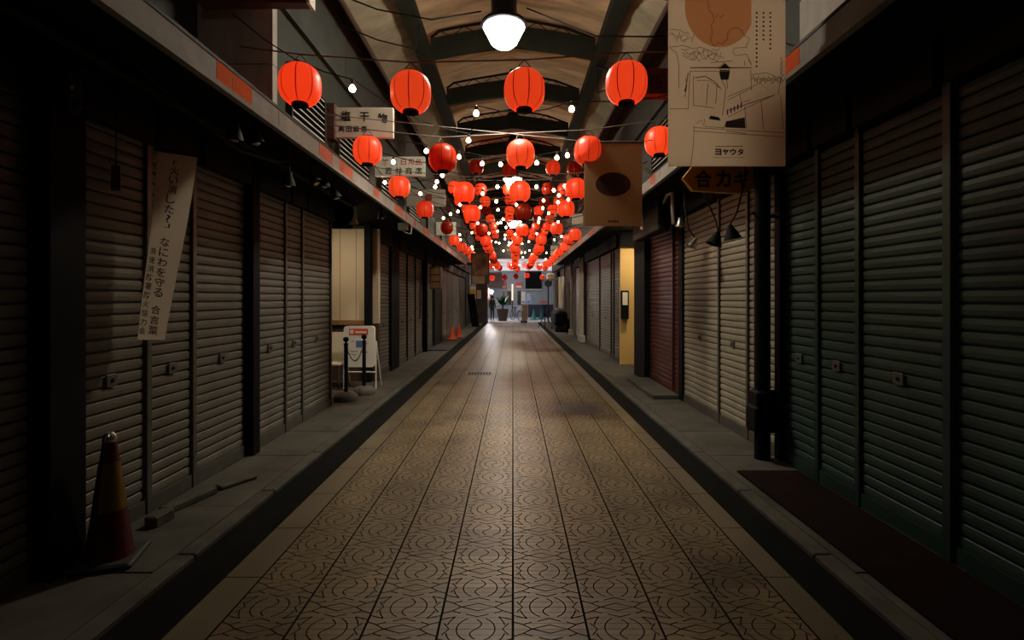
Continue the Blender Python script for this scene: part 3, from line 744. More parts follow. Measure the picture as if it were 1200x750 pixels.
t = thing('hanging_tag', 'small pale tag on a cord before the shutter behind the cone', 'tag', (-2.45, 3.18, 2.2))
p = P(136, 206, 3.15); MB().bbox(p.x-.03, p.x+.03, p.y-.006, p.y+.006, p.z-.09, p.z+.06, .003).build('plate', m_fasc, t); MB().tube([p+Vector((0,0,.06)), Vector((p.x,p.y,LB+.03))], .004, 5).build('cord', m_dark, t)
# pipes and boxes under canopies
for lab, pts, r in (('dark conduit running under the left canopy edge', [(-2.15,1.5,2.74),(-2.15,6.9,2.74),(-2.3,7.0,2.74)], .025), ('black sagging cable under the left canopy', [(-2.0,2.6,2.8),(-2.0,3.1,2.66),(-2.0,3.8,2.58),(-2.0,4.4,2.66),(-2.0,4.9,2.8)], .012),
    ('pale conduit bending under the right canopy', [(2.2,7.6,2.9),(2.05,6.9,2.88),(2.05,6.7,2.86),(2.05,6.68,2.6),(2.05,6.65,2.45)], .022), ('second pale conduit under the right canopy', [(1.98,9.6,2.99),(1.98,9.5,2.86),(1.97,8.2,2.84),(1.97,8.0,2.82),(1.97,7.95,2.55)], .022)):
    tag(MB().tube(pts, r, 8).build('conduit', m_dark if 'dark' in lab or 'black' in lab else m_pipe), lab, 'pipe')

# ---------------------------------------------------------------- signs
def hung_sign(name, label, cat, x0, x1, Y, z0, z1, mat, th=.05, group=None, yaw=0):
    t = thing(name, label, cat, ((x0+x1)/2, Y, z0), group)
    MB().bbox(x0, x1, Y-th/2, Y+th/2, z0, z1, .006).build('board', mat, t); return t
G_SIGN = 'projecting shop signs on the left upper wall'
t = hung_sign('shop_sign', 'white projecting sign with three large black characters, nearest on the left wall', 'sign', -2.30, -1.55, 6.78, 3.59, 3.98, m_signw, .06, G_SIGN)
mb = MB(); O = (-1.925, 6.748, 3.785)
letters(mb, [('塩',-.24,.085,.125,.135), ('干',.0,.075,.12,.12), ('物',.235,.055,.125,.13), ('島',-.295,-.085,.075,.085), ('田',-.20,-.085,.075,.08), ('商',-.105,-.085,.075,.085), ('店',-.005,-.085,.075,.085)], O, X3, Z3, bold=.022)
mb.build('lettering', m_ink, t); MB().box(-2.42, -2.30, 6.70, 6.86, 3.56, 4.02).build('bracket_box', m_rbrown, t)
t = hung_sign('shop_sign', 'pale green projecting sign with red over black characters, second on the left wall', 'sign', -2.36, -1.50, 8.93, 3.59, 3.93, m_signg, .06, G_SIGN)
mb = MB(); O = (-1.93, 8.898, 3.76)
letters(mb, [('雑',-.25,.075,.11,.11), ('貨',-.1,.075,.11,.11), ('日',.06,.075,.09,.10), ('用',.19,.075,.10,.105), ('品',.32,.075,.11,.10)], O, X3, Z3, 0, .02)
letters(mb, [('若',-.2,-.075,.12,.12), ('林',-.02,-.075,.12,.12), ('商',.15,-.075,.115,.12), ('店',.32,-.075,.115,.12)], O, X3, Z3, 1, .02)
mb.build('lettering', [m_redink, m_ink], t); MB().tube([(-2.42,8.93,3.9),(-2.3,8.93,3.9)], .03).build('bracket', m_rbrown, t)
t = hung_sign('shop_sign', 'pale blank projecting sign, third on the left wall', 'sign', -2.36, -1.50, 11.6, 3.55, 3.93, m_signg, .06, G_SIGN)
MB().box(-1.95, -1.8, 11.565, 11.57, 3.68, 3.82).build('red_mark', m_redink, t); MB().tube([(-2.42,11.6,3.8),(-2.3,11.6,3.8)], .03).build('bracket', m_rbrown, t)
t = hung_sign('shop_sign', 'small pale projecting sign on the left wall, fourth from the camera', 'sign', -2.36, -1.75, 16.0, 3.45, 3.85, m_signg, .06, G_SIGN); MB().tube([(-2.42,16,3.7),(-2.3,16,3.7)], .03).build('bracket', m_rbrown, t)
t = hung_sign('shop_sign', 'large brown board projecting at the top left edge of the view', 'sign', -3.0, -1.95, 5.0, 4.31, 5.0, m_rbrown, .12)
MB().box(-1.955, -1.925, 4.93, 5.07, 4.3, 4.98).build('white_edge', m_white, t); MB().tube([(-2.5,5.04,4.7),(-2.5,5.22,4.7)], .03).build('bracket', m_dark, t)
t = hung_sign('shop_sign', 'dark red sign with black characters beside the big poster', 'sign', 1.42, 2.30, 5.95, 3.78, 4.12, m_dred, .08)
letters(mb := MB(), [('船',1.62-1.86,.0,.16,.17), ('組',1.90-1.86,.0,.16,.17)], (1.86,5.908,3.96), X3, Z3, bold=.02); mb.build('lettering', m_ink, t)
MB().box(1.44, 2.30, 5.905, 5.915, 3.785, 3.825).build('lit_bottom_strip', m_orange, t); MB().tube([(2.28,5.95,4.0),(2.42,5.95,4.0)], .03).build('bracket', m_dark, t)  # light along the sign's bottom, put in as an orange strip
t = hung_sign('shop_sign', 'pale square sign on the right wall beyond the brown poster', 'sign', 2.02, 2.40, 17.8, 4.05, 4.4, m_signw, .08)
t = hung_sign('shop_sign', 'pale board on the right upper wall, past the square sign', 'sign', 1.9, 2.42, 21.5, 3.75, 4.15, m_signw, .08)
t = hung_sign('shop_sign', 'long pale board on the right wall nearest the arcade end', 'sign', 1.85, 2.42, 25.5, 3.5, 4.1, m_signg, .08)
# key sign: hexagonal arrow board
t = thing('arrow_sign', 'yellow arrow-ended sign with black characters under the big poster', 'sign', (2.05, 5.2, 2.57))
mb = MB(); pr = [(1.69,2.70),(1.79,2.575),(2.30,2.545),(2.40,2.60),(2.40,2.78),(2.36,2.82),(1.78,2.815)]
n = len(pr); mb.add([(x,5.17,z) for x, z in pr]+[(x,5.23,z) for x, z in pr], [list(range(n)), list(range(2*n-1, n-1, -1))]+[(i, i+n, (i+1) % n+n, (i+1) % n) for i in range(n)])
mb.build('board', m_keys, t)
letters(mb := MB(), [('合',-.14,.0,.17,.175), ('カ',.06,.0,.15,.165), ('ギ',.24,.0,.15,.16)], (2.03,5.167,2.69), X3, Z3, bold=.022); mb.build('lettering', m_ink, t)
MB().tube([(1.95,5.2,2.8),(1.95,5.2,RB+.03)], .012, 6).tube([(2.3,5.2,2.8),(2.3,5.2,RB+.03)], .012, 6).build('hangers', m_dark, t)
# slanted paper banner on the left shutters
t = thing('paper_banner', 'long slanted pale paper banner with vertical black writing', 'banner', (-2.44, 3.75, 1.2))
TL, TR_, BR, BL = P(184,175,3.46), P(232,184,3.48), P(195,398,3.40), P(162,398,3.38)
mb = MB(); nU, nV = 4, 16; vs_ = []
for j in range(nV+1):
    for i in range(nU+1):
        a, b = i/nU, j/nV; p = TL.lerp(TR_, a).lerp(BL.lerp(BR, a), b); p.y += .012*math.sin(b*5)+.006*math.cos(a*4); vs_.append(p)
mb.add(vs_, [(j*(nU+1)+i, (j+1)*(nU+1)+i, (j+1)*(nU+1)+i+1, j*(nU+1)+i+1) for j in range(nV) for i in range(nU)]); mb.build('paper', m_banner, t, True)
V_ = (TL.lerp(TR_, .5)-BL.lerp(BR, .5)); Lb = V_.length; V_.normalize(); U_ = (TR_-TL).normalized(); O = BL.lerp(BR, .5)+Vector((0,-.024,0))
mb = MB(); s = '「火い消した?」'; it = []; c = Lb*.955
main = [('「',.5),('火',1),('い',.9),('消',1),('し',1),('た',1),('?',.9),('」',.5),(' ',.9),('な',1),('に',1),('わ',1),('を',1),('守',1),('る',1),(' ',.7),('合',1),('言',1),('葉',1)]
tot = sum(q for _, q in main); u = Lb*.93/tot
for ch, q in main:
    c -= q*u/2
    if ch != ' ': it.append((ch, .012, c, u*(.42 if ch == '?' else .9 if q > .8 else .5), u*.86*q))
    c -= q*u/2
c = Lb*.46
for ch in '浪速消防署防火協力会': it.append((ch, -.054, c, .040, .046)); c -= .058
letters(mb, it, O, U_, V_, bold=.015); mb.build('lettering', m_ink, t)
MB().tube([TL+Vector((-.02,0,0)), TR_+Vector((.02,0,0))], .009, 6).build('hanging_rod', m_dark, t)
MB().tube([TL.lerp(TR_, .5), Vector((TL.lerp(TR_, .5).x, TL.lerp(TR_, .5).y, LB+.03))], .004, 5).build('cord', m_dark, t)

# ---------------------------------------------------------------- hanging posters
t = thing('hanging_poster', 'large pale poster with townscape line drawing and orange sun', 'poster', (1.32, 3.22, 2.32), 'posters hung over the right side')
k = 3.22/F
PW, PH = 137*k, 195*k; x0 = (783-601)*k; zb = 1.5+155*k
MB().box(x0, x0+PW, 3.214, 3.222, zb, zb+PH).build('sheet', m_paper, t)
O = Vector((0, 3.2125, 1.5)); UV = lambda px, py: ((px-601)*k, (350-py)*k)
pts = []
for i in range(60):
    a = 2*PI*i/60; px, py = 843+41*math.cos(a), 9+47*math.sin(a)
    pts.append(UV(min(px, 880), max(py, .6)))
MB().poly(pts[::-1], O, X3, Z3).build('printed_sun', m_sun, t)
O = Vector((0, 3.2117, 1.5)); mb = MB(); lw = .0034
def L(*q, wd=lw, mi=0): mb.stroke([UV(*p) for p in q], wd, O, X3, Z3, mi)
L((829,0),(830,12),(835,18),(836,26),(833,30),(834,40),(832,48),(836,55),(842,51),(846,53)); L((838,22),(841,17),(843,22),(848,18))
L((846,52),(852,46),(852,40),(856,35),(862,33),(868,36),(872,43),(878,46),(875,52),(874,57))
L((784,35),(796,36),(803,40),(806,46),(800,48)); L((784,40),(795,44),(800,50)); L((784,56),(800,54),(812,58),(820,56),(832,60),(840,66))
for q in range(7): L((798+q*6,58+q%3*4),(802+q*6,60+q%2*5),(807+q*6,58+q%3*3)); L((800+q*7,66+q%2*4),(806+q*7,69+q%3*2))
L((874,56),(860,57),(858,62),(862,66),(874,64)); L((832,74),(858,72)); L((784,57),(792,62),(795,76),(795,104))
L((808,80),(880,80),wd=.003); L((808,84),(842,84)); L((808,84),(806,128)); L((812,90),(812,124)); L((806,128),(784,128)); L((812,124),(836,127)); L((829,98),(827,124)); L((840,98),(838,122))
L((814,92),(826,90),(836,96),(844,104),wd=.006,mi=2); L((816,95),(830,95),(846,106),wd=.003,mi=2)
L((848,74),(840,81),(856,81),(848,74)); L((843,82),(845,94),(851,94),(854,82)); L((845,94),(850,104),(848,120),(846,136)); L((851,94),(852,104))
L((879,82),(880,106)); L((874,64),(880,76)); L((880,88),(898,86),(912,92),(918,88))
L((852,114),(890,98),(907,112),(852,130)); L((852,118),(880,104)); L((866,110),(868,121),(878,118)); L((907,112),(876,126),(852,138)); L((846,152),(852,142)); L((872,125),(874,151)); L((891,118),(894,152)); L((914,112),(917,152)); L((911,112),(914,92))
mb.poly([UV(830,140),UV(844,142),UV(842,138),UV(832,136)], O, X3, Z3, 1); mb.poly([UV(849,150),UV(873,151),UV(872,138),UV(850,143)], O, X3, Z3, 0)
for q in range(5): L((852+q*4,135-q*2),(852+q*4,129-q*2),wd=.008,mi=1)
L((825,140),(826,149),(848,150)); L((812,150),(918,156)); L((812,154),(918,161)); L((850,154),(874,157),wd=.004); L((816,145),(822,141),(824,148)); L((813,148),(812,170),(809,194)); L((802,115),(804,102),(803,92)); 
L((843,83),(854,83),wd=.006,mi=1); mb.poly([UV(844,94),UV(853,94),UV(855,84),UV(842,84)], O, X3, Z3, 0); mb.poly([UV(841,81),UV(856,81),UV(848.5,75)], O, X3, Z3, 0)
L((808,80),(880,80),wd=.006); L((852,130),(907,112),wd=.005); L((806,86),(803,104),wd=.006)
for q in range(12): L((880+q*3,94+q%3*2),(882+q*3,89+q%2*3),(884+q*3,96),wd=.004)
for q in range(9): L((786+q*3,38+q%3*6),(789+q*3,41+q%2*5)); L((799+q*5,62+q%4*3),(802+q*5,65+q%3*3),(804+q*5,62))
for q in range(9): L((882+q*4,92+q%3*3),(885+q*4,95+q%2*4),(888+q*4,92),wd=.003)
for q in range(4): L((914,68+q*5),(916,74+q*5),(913,78+q*5))
L((872,72),(872,78),wd=.004); L((876,70),(880,78),wd=.003); L((804,100),(802,108),wd=.008,mi=1)
for px, y0, y1 in ((902,16,61),(894,16,51),(886,16,80)):      # columns of tiny print
    y = y0
    while y < y1: mb.stroke([UV(px-1.1,y), UV(px+1.1,y)], 1.9*k, O, X3, Z3, 1); mb.stroke([UV(px,y-1.2), UV(px,y+1.2)], .7*k, O, X3, Z3, 1); y += 5.2
for q in range(16): mb.stroke([UV(838+q*2,172),UV(839.3+q*2,172)], 1.2*k, O, X3, Z3, 1); mb.stroke([UV(836+q*2.3,185),UV(837+q*2.3,185)], 1.*k, O, X3, Z3, 2 if 7 < q < 13 else 0)
letters(mb, [(c, *UV(841+i*8.7, 178.5), 7.6*k, 7.6*k) for i, c in enumerate('ヨヤウタ')], O, X3, Z3, 1, .045)
mb.build('printed_drawing', [m_line, m_ink, m_pink], t)
MB().tube([(x0-.02,3.218,zb+PH+.006),(x0+PW+.02,3.218,zb+PH+.006)], .01, 8).build('top_rod', m_dark, t)
t2 = thing('hanging_poster', 'brown poster with one dark round disc', 'poster', (1.25, 6.53, 2.41), 'posters hung over the right side')
k2 = 6.53/F; ax, bx = (684.5-601)*k2, (752.5-601)*k2; az, bz = 1.5+(350-265)*k2, 1.5+(350-167.5)*k2
MB().box(ax, bx, 6.526, 6.534, az, bz).build('sheet', m_kraft, t2)
O = Vector((0, 6.5245, 1.5)); mb = MB()
mb.poly([((718.5-601+20.5*math.cos(a))*k2, (350-216+14*math.sin(a))*k2) for a in [2*PI*i/48 for i in range(48)]], O, X3, Z3); mb.build('printed_disc', m_disc, t2)
mb = MB()
for q in range(5): mb.stroke([((712.5+q*2.6-601)*k2, (350-259.5)*k2), ((714.3+q*2.6-601)*k2, (350-259.5)*k2)], 2.6*k2, O, X3, Z3)
mb.build('printed_mark', m_ink, t2)
MB().tube([(ax-.02,6.53,bz+.006),(bx+.02,6.53,bz+.006)], .01, 8).build('top_rod', m_dark, t2)
for lab, xa, xb, Y, z in (('thin rope from which the big poster hangs', x0, x0+PW, 3.218, zb+PH+.012), ('thin rope from which the brown disc poster hangs', ax, bx, 6.53, bz+.012)):
    tag(MB().tube([(-2.41 if Y > 5.3 else -3.16, Y, z+.35), (xa, Y, z+.006), (xb, Y, z+.006), (2.41, Y, z+.12)], .006, 5).build('poster_rope', m_rope), lab, 'rope')

# ---------------------------------------------------------------- things on the ground
def cone_obj(name, label, x, y, h, r, mat, band, group=None, tilt=0):
    t = thing(name, label, 'traffic cone', (0, 0, 0), group)
    q = lambda f: r*(1-f)+.03*f
    MB().bbox(-r*1.35, r*1.35, -r*1.35, r*1.35, .0, .035, .012).build('base', m_rubber if band else mat, t)
    MB().lathe([(q(0)*1.08,.035),(q(.02),.06),(q(.5),.5*h),(q(.97),.97*h)], n=28).build('body', mat, t, True)
    MB().lathe([(.034,.955*h),(.036,.97*h),(.034,1.0*h),(.02,1.03*h)], n=18).build('tip', m_chrome if band else mat, t, True)
    if band: MB().lathe([(q(.42)+.003,.42*h),(q(.80)+.003,.80*h)], n=28, caps=False).build('reflective_band', m_band_y, t, True)
    t.location = (x, y, .027); t.rotation_euler = (0, tilt, .3); return t
cone_obj('traffic_cone', 'dark red traffic cone with yellowish reflective band by the left shutters', -2.27, 2.93, .70, .115, m_cone, True)
cone_obj('traffic_cone', 'small orange cone far down the left walk, left of the pair', -2.2, 18.9, .5, .13, m_coneo, False, 'orange cones far on the left')
cone_obj('traffic_cone', 'small orange cone far down the left walk, right of the pair', -2.08, 20.0, .5, .13, m_coneo, False, 'orange cones far on the left')
# A-frame sign board in the alcove
t = thing('standing_sign', 'white rounded standing sign with red heading beside the alcove', 'sign', (-2.5, 8.5, .03))
def rrect(x0, x1, z0, z1, r, n=5):
    out = []
    for cx, cz, a in ((x1-r,z1-r,0),(x0+r,z1-r,90),(x0+r,z0+r,180),(x1-r,z0+r,270)):
        for i in range(n+1): b = math.radians(a+90*i/n); out.append((cx+r*math.cos(b), cz+r*math.sin(b)))
    return out
kk = 8.5/F; sx = lambda px: (px-601)*kk; sz = lambda py: 1.5+(350-py)*kk
pr = rrect(sx(403.5), sx(439.5), sz(430), sz(382), .05); n = len(pr)
MB().add([(x,8.47,z) for x, z in pr]+[(x,8.53,z) for x, z in pr], [list(range(n))[::-1], list(range(n, 2*n))]+[(i, (i+1) % n, (i+1) % n+n, i+n) for i in range(n)]).build('panel', m_white, t)
MB().box(sx(410), sx(432), 8.466, 8.47, sz(392.5), sz(385)).build('red_heading', m_redp, t)
mb = MB().box(sx(411), sx(415), 8.464, 8.466, sz(391), sz(386.5)).box(sx(417), sx(430), 8.464, 8.466, sz(390.2), sz(388)); mb.build('heading_mark', m_white, t)
MB().box(sx(418), sx(425), 8.466, 8.47, sz(407), sz(399)).build('blue_picture', m_blue, t)
mb = MB()
for py, a, b in ((412,411,420),(413,423,432),(416,412,418),(403,426,432),(400,412,416)): mb.box(sx(a), sx(b), 8.467, 8.47, sz(py), sz(py-1.1))
mb.build('printed_lines', m_greyp, t)
mb = MB()
for px in (403, 440.5): mb.tube([(sx(px),8.5,.03),(sx(px),8.5,sz(400))], .012, 8); mb.tube([(sx(px),8.85,.03),(sx(px),8.52,sz(400))], .012, 8)
mb.tube([(sx(403),8.5,sz(436)),(sx(440.5),8.5,sz(436))], .012, 8).tube([(sx(403),8.66,.5),(sx(440.5),8.66,.5)], .01, 8)
mb.build('frame', m_white, t)
# bollards with a chain
def bollard(x, y, label):
    t = thing('chain_bollard', label, 'bollard', (0, 0, 0), 'black chain bollards by the alcove')
    MB().lathe([(.17,0),(.175,.04),(.16,.08),(.11,.115),(.05,.125)], n=20).build('stone_base', m_stone, t, True)
    MB().lathe([(.028,.11),(.028,.80),(.034,.805),(.034,.82),(.018,.825)], n=14).build('pole', m_black, t, True)
    MB().lathe([(.014,.82),(.016,.84),(.036,.855),(.042,.88),(.036,.905),(.012,.918)], n=16).build('finial', m_black, t, True)
    t.location = (x, y, .03); return t
b1 = (-2.42, 7.55); b2 = (-2.30, 8.05)
bollard(*b1, 'black chain bollard on a stone base, the nearer one'); bollard(*b2, 'black chain bollard on a stone base, the farther one before the white sign')
mb = MB(); N = 22
for i in range(N):
    s_ = (i+.5)/N; p = Vector((b1[0]+(b2[0]-b1[0])*s_, b1[1]+(b2[1]-b1[1])*s_, .83-.26*4*s_*(1-s_)))
    d = Vector((b2[0]-b1[0], b2[1]-b1[1], -.26*4*(1-2*s_))).normalized(); a = d.cross(Z3 if i % 2 else Vector((.5,.2,.3))).normalized()
    mb.tube([p+d*.022*math.cos(q)+a*.010*math.sin(q) for q in [2*PI*j/8 for j in range(8)]], .004, 5, closed=True)
tag(mb.build('chain', m_dark), 'dark chain sagging between the two black bollards', 'chain')
# plastic chair in the alcove
t = thing('plastic_chair', 'beige plastic chair standing in the alcove beside the white sign', 'chair', (-2.98, 8.6, .03))
cx, cy = -2.98, 8.6
MB().bbox(cx-.21, cx+.19, cy-.22, cy+.2, .41, .455, .015).build('seat', m_chair, t)
mb = MB(); pr = [(cx-.12,cy-.2,.45),(cx-.12,cy+.2,.45),(cx-.20,cy+.2,.9),(cx-.2,cy-.2,.9)]
MB().add([(cx+.19,cy+.16,.45),(cx-.21,cy+.16,.45),(cx-.19,cy+.27,.93),(cx+.15,cy+.27,.93),(cx+.19,cy+.2,.45),(cx-.21,cy+.2,.45),(cx-.19,cy+.31,.93),(cx+.15,cy+.31,.93)], [(0,1,2,3),(7,6,5,4),(0,4,5,1),(1,5,6,2),(2,6,7,3),(3,7,4,0)]).build('backrest', m_chair, t)
for a in (-.17, .15):
    for b in (-.18, .16): MB().tube([(cx+a,cy+b,.41),(cx+a*1.15,cy+b*1.15,.03)], [.022,.016], 8).build('leg', m_dwood, t)
# thick black pole on the right
t = thing('arcade_pole', 'thick black pole standing before the right shutters', 'pole', (2.3, 4.8, .024))
MB().tube([(2.3,4.8,.024),(2.3,4.8,RB+.03)], .07, 20).build('shaft', m_black, t, True)
MB().bbox(2.19, 2.41, 4.7, 4.9, .28, .52, .02).bbox(2.21, 2.4, 4.71, 4.89, .5, .66, .02).build('clamp_box', m_black, t)
MB().tube([(2.36,4.8,.64),(2.445,4.8,.64)], .02, 8).build('wall_tie', m_black, t); MB().tube([(2.2,4.8,2.29),(2.445,4.8,2.25)], .014, 8).build('upper_tie', m_black, t)
# floor furniture
for nm, lab, cx, cy, r in (('manhole_cover', 'round iron manhole cover on the right half of the floor', .9, 7.08, .33),):
    t = thing(nm, lab, 'manhole cover', (cx, cy, 0)); MB().lathe([(r,.0),(r,.004),(r-.02,.005),(r-.03,.0035)], c=(cx,cy,0), n=48).build('rim', m_steel, t)
    mb = MB()
    for i in range(-6, 7):
        for j in range(-6, 7):
            if math.hypot(i, j) < 6: mb.box(cx+i*.045-.016, cx+i*.045+.016, cy+j*.045-.016, cy+j*.045+.016, .003, .0065)
    mb.build('tread_pattern', m_steel, t)
t = thing('drain_grate', 'small rectangular drain cover on the left half of the floor', 'drain cover', (-.65, 10.4, 0)); mb = MB().box(-.9, -.42, 10.2, 10.62, 0, .003); mb.build('plate', m_steel, t)
mb = MB()
for i in range(8): mb.box(-.88+i*.058, -.85+i*.058, 10.24, 10.58, .003, .006)
mb.build('bars', m_black, t)
tag(MB().bbox(1.9, 2.42, 2.0, 4.42, .028, .045, .006).build('floor_mat', m_mat), 'dark reddish mat along the green shutters', 'mat')
tag(MB().bbox(-2.44, -1.86, 14.7, 15.9, .028, .06, .01).build('floor_mat', m_rubber), 'black mat on the left sidewalk before the orange cones', 'mat')
tag(MB().bbox(2.05, 2.44, 7.62, 9.35, .026, .09, .01).build('doorstep', m_walk), 'low concrete doorstep under the maroon shutter', 'step')
random.seed(21)
for i, (xx, yy, L_, a) in enumerate(((-2.32,3.42,.16,.1),(-2.33,3.75,.42,.25),(-2.2,4.15,.3,.5))):
    o = MB().bbox(-.045, .045, -L_/2, L_/2, 0, (.07,.05,.03)[i], .008).build('concrete_block', m_kerb); o.location = (xx, yy, .027); o.rotation_euler.z = -a
    tag(o, ['short broken concrete block right of the traffic cone', 'long narrow concrete block below the slanted banner', 'flat concrete strip on the left walk past the banner'][i], 'block', 'loose concrete blocks by the left shutters')
# left far end: pillar, picture board, notices, leaning board, hanging shop box
tag(MB().bbox(-2.2, -1.52, 31.2, 31.9, .02, 3.95, .02).build('end_pillar', m_wall), 'concrete pillar at the left far end of the arcade', 'pillar')
k3 = 20.6/F; Yb = 20.6
t = thing('picture_board', 'large dim brown picture board hanging at the end of the left canopy', 'board', (-1.3, Yb, 2.07))
MB().bbox((552-601)*k3, (573.5-601)*k3, Yb-.04, Yb+.04, 1.5+(350-333)*k3, 1.5+(350-296.5)*k3, .012).build('panel', m_dwood, t)
m_pic = M('picture_paint', (.20,.135,.08), .7, 0, .85, 4.5); m_pic2 = M('picture_lower', (.34,.27,.17), .7, 0, .3, 4)
MB().box((553.5-601)*k3, (572-601)*k3, Yb-.048, Yb-.04, 1.5+(350-322.5)*k3, 1.5+(350-298)*k3).build('picture', m_pic, t); MB().box((553.5-601)*k3, (568-601)*k3, Yb-.048, Yb-.04, 1.5+(350-332.3)*k3, 1.5+(350-323.5)*k3).build('lower_picture', m_pic2, t)
MB().bbox(-1.84, -1.60, Yb-.5, Yb, 2.81, 2.89, .01).build('bracket', m_dark, t)
k3 = 30.9/F
t = thing('notice', 'yellow and white notice on the far left pillar', 'notice', (-2.4, 31, 1.6)); MB().box((550.2-601)*k3, (557-601)*k3, 31.17, 31.2, 1.5+(350-351)*k3, 1.5+(350-335)*k3).build('paper', m_white, t); MB().box((550.5-601)*k3, (556.5-601)*k3, 31.16, 31.17, 1.5+(350-350)*k3, 1.5+(350-339)*k3).build('yellow_print', M('yellow_print', (.75,.6,.02), .6), t)
MB().box(-2.59, -2.21, 31.2, 31.26, .024, 2.3).build('backing', m_wall, t)
tag(MB().box((558.5-601)*k3, (563.5-601)*k3, 31.185, 31.2, 1.5+(350-350)*k3, 1.5+(350-340)*k3).build('notice', m_white), 'small white notice right of the yellow one on the pillar', 'notice')
t = thing('leaning_board', 'tall dark board leaning at the far left walkway', 'board', (-2.2, 27.8, .03))
MB().add([(-2.42,27.5,1.75),(-2.02,27.4,1.75),(-1.75,27.2,.03),(-2.15,27.3,.03),(-2.42,27.56,1.75),(-2.02,27.46,1.75),(-1.75,27.26,.03),(-2.15,27.36,.03)], [(3,2,1,0),(4,5,6,7),(0,1,5,4),(1,2,6,5),(2,3,7,6),(3,0,4,7)]).build('board', m_black, t)
p = P(511, 326, 14.2); t = thing('hanging_box_sign', 'dim brown box sign hanging below the left canopy', 'sign', p)
MB().bbox(p.x-.15, p.x+.15, p.y-.12, p.y+.12, p.z-.3, p.z+.3, .015).build('box', m_dwood, t)
for q in range(3): MB().box(p.x-.12, p.x+.12, p.y-.125, p.y-.12, p.z-.27+q*.19, p.z-.12+q*.19).build('panel', m_wood, t)
MB().tube([p+Vector((0,0,.28)), Vector((p.x,p.y,LB+.03))], .015, 6).build('stem', m_dark, t)
# right far side: downpipes, shop with hanging cloth and dark goods
for i, (Y, r) in enumerate(((17.55,.05),(18.1,.06),(21.0,.05))):
    tag(MB().tube([(2.36,Y,.2),(2.36,Y,2.9)], r, 12).bbox(2.26,2.44,Y-.09,Y+.09,.024,.26,.015).build('downpipe', m_pipe), ['pale downpipe nearest on the right', 'thicker pale downpipe, second on the right', 'far pale downpipe beyond the pale shutter'][i], 'pipe', 'downpipes on the right side')
t = thing('hanging_cloth', 'pale cloths hanging in the dark shop at the far right', 'cloth', (2.3, 24, 1))
for y0 in (22.6, 24.2, 26.0):
    mb = MB(); vs_ = []; n = 10
    for j in range(n+1):
        for z in (1.05, 2.5): vs_.append((2.24+.05*math.sin(j*1.7), y0+j*.09, z))
    mb.add(vs_, [(2*j, 2*j+1, 2*j+3, 2*j+2) for j in range(n)]); mb.build('cloth_panel', m_pipe if y0 < 26 else m_shA, t, True)
MB().tube([(2.24,22.4,2.52),(2.24,27.2,2.52)], .03, 8).tube([(2.24,22.5,2.52),(2.24,22.5,2.96)], .02, 6).tube([(2.24,27,2.52),(2.24,27,2.96)], .02, 6).build('rail', m_dark, t)
t = thing('covered_cart', 'dark covered cart of goods under the hanging cloths', 'cart', (2.05, 24, .03))
MB().bbox(1.85, 2.4, 22.8, 25.6, .3, .95, .12).build('cover', m_black, t); 
for y_ in (23.1, 25.3): MB().lathe([(.0,-.03),(.13,-.03),(.13,.03),(0,.03)], c=(1.9,y_,.16), n=16, axis='x').build('wheel', m_rubber, t)
MB().box(1.9, 2.36, 22.9, 25.5, .15, .3).build('chassis', m_dark, t)

# ---------------------------------------------------------------- the street beyond the arcade
K = 41.8/F; bx_ = lambda px: (px-601)*K; bz_ = lambda py: 1.5+(350-py)*K
m_fac = M('facade_panel', (.30,.33,.36), .6, 0, .15, 1.2); m_navy = M('navy_tile', (.02,.022,.045), .4, 0, .3, 3); m_screen = M('dark_screen', (.004,.004,.004), .7, 0, .3, 3, 0, .1)
m_signlit = M('lit_sign', (.6,.58,.6), .5, 0, .05, 2, emit=(1,.84,.88), power=.5); m_pinklit = M('pink_lit', (.6,.2,.18), .5, 0, .05, 2, emit=(1,.25,.2), power=.7)
m_tubelit = M('tube_lit', (.8,.7,.5), .5, 0, .05, 2, emit=(1,.72,.45), power=1.6); m_hot = M('hot_lamp', (.9,.9,.9), .5, 0, 0, 2, emit=(1,.97,.95), power=500)
m_teal = M('teal_plastic', (.02,.22,.19), .5, 0, .2, 5); m_leaf = M('leaf', (.035,.095,.045), .5, 0, .3, 6)
mb = MB().box(-9, 9, 42, 42.3, 0, 7); struct('wall_back', mb, m_fac)
struct('wall_street_left', MB().box(-9, -3.3, 33.1, 33.3, 0, 6).box(-3.6, -3.45, 33.3, 41, 0, 6), m_wall); struct('wall_street_right', MB().box(3.3, 9, 33.1, 33.3, 0, 6).box(3.45, 3.6, 33.3, 41, 0, 6), m_wall)
struct('baseboard_back', MB().box(bx_(619), 6, 41.9, 42, 0, bz_(357)), m_navy)
t = thing('fascia_sign', 'long lit white sign across the shop beyond the arcade', 'sign', (1.2, 41.85, 3.7))
MB().bbox(bx_(579), bx_(664), 41.7, 42, bz_(317), bz_(303.5), .02).build('light_box', m_signlit, t)
mb = MB()
for a, b in ((594,598),(612,617),(620,623),(628,633),(638,640)): mb.box(bx_(a), bx_(b), 41.69, 41.7, bz_(314), bz_(307))
mb.build('pink_marks', m_pinklit, t)
t = thing('awning', 'brown awning at the left of the far shop front', 'awning', (-1.4, 41, 2.4))
MB().add([(bx_(560),42,bz_(319)),(bx_(588),42,bz_(319)),(bx_(589),40.9,bz_(331)),(bx_(560),40.9,bz_(331)),(bx_(560),42,bz_(321)),(bx_(588),42,bz_(321)),(bx_(589),40.9,bz_(333)),(bx_(560),40.9,bz_(333))], [(0,1,2,3),(7,6,5,4),(3,2,6,7),(1,5,6,2),(0,3,7,4)]).build('canvas', M('awning_brown', (.10,.035,.03), .8), t)
MB().box(bx_(560), bx_(589), 40.88, 40.92, bz_(338), bz_(332)).build('valance', m_dwood, t)
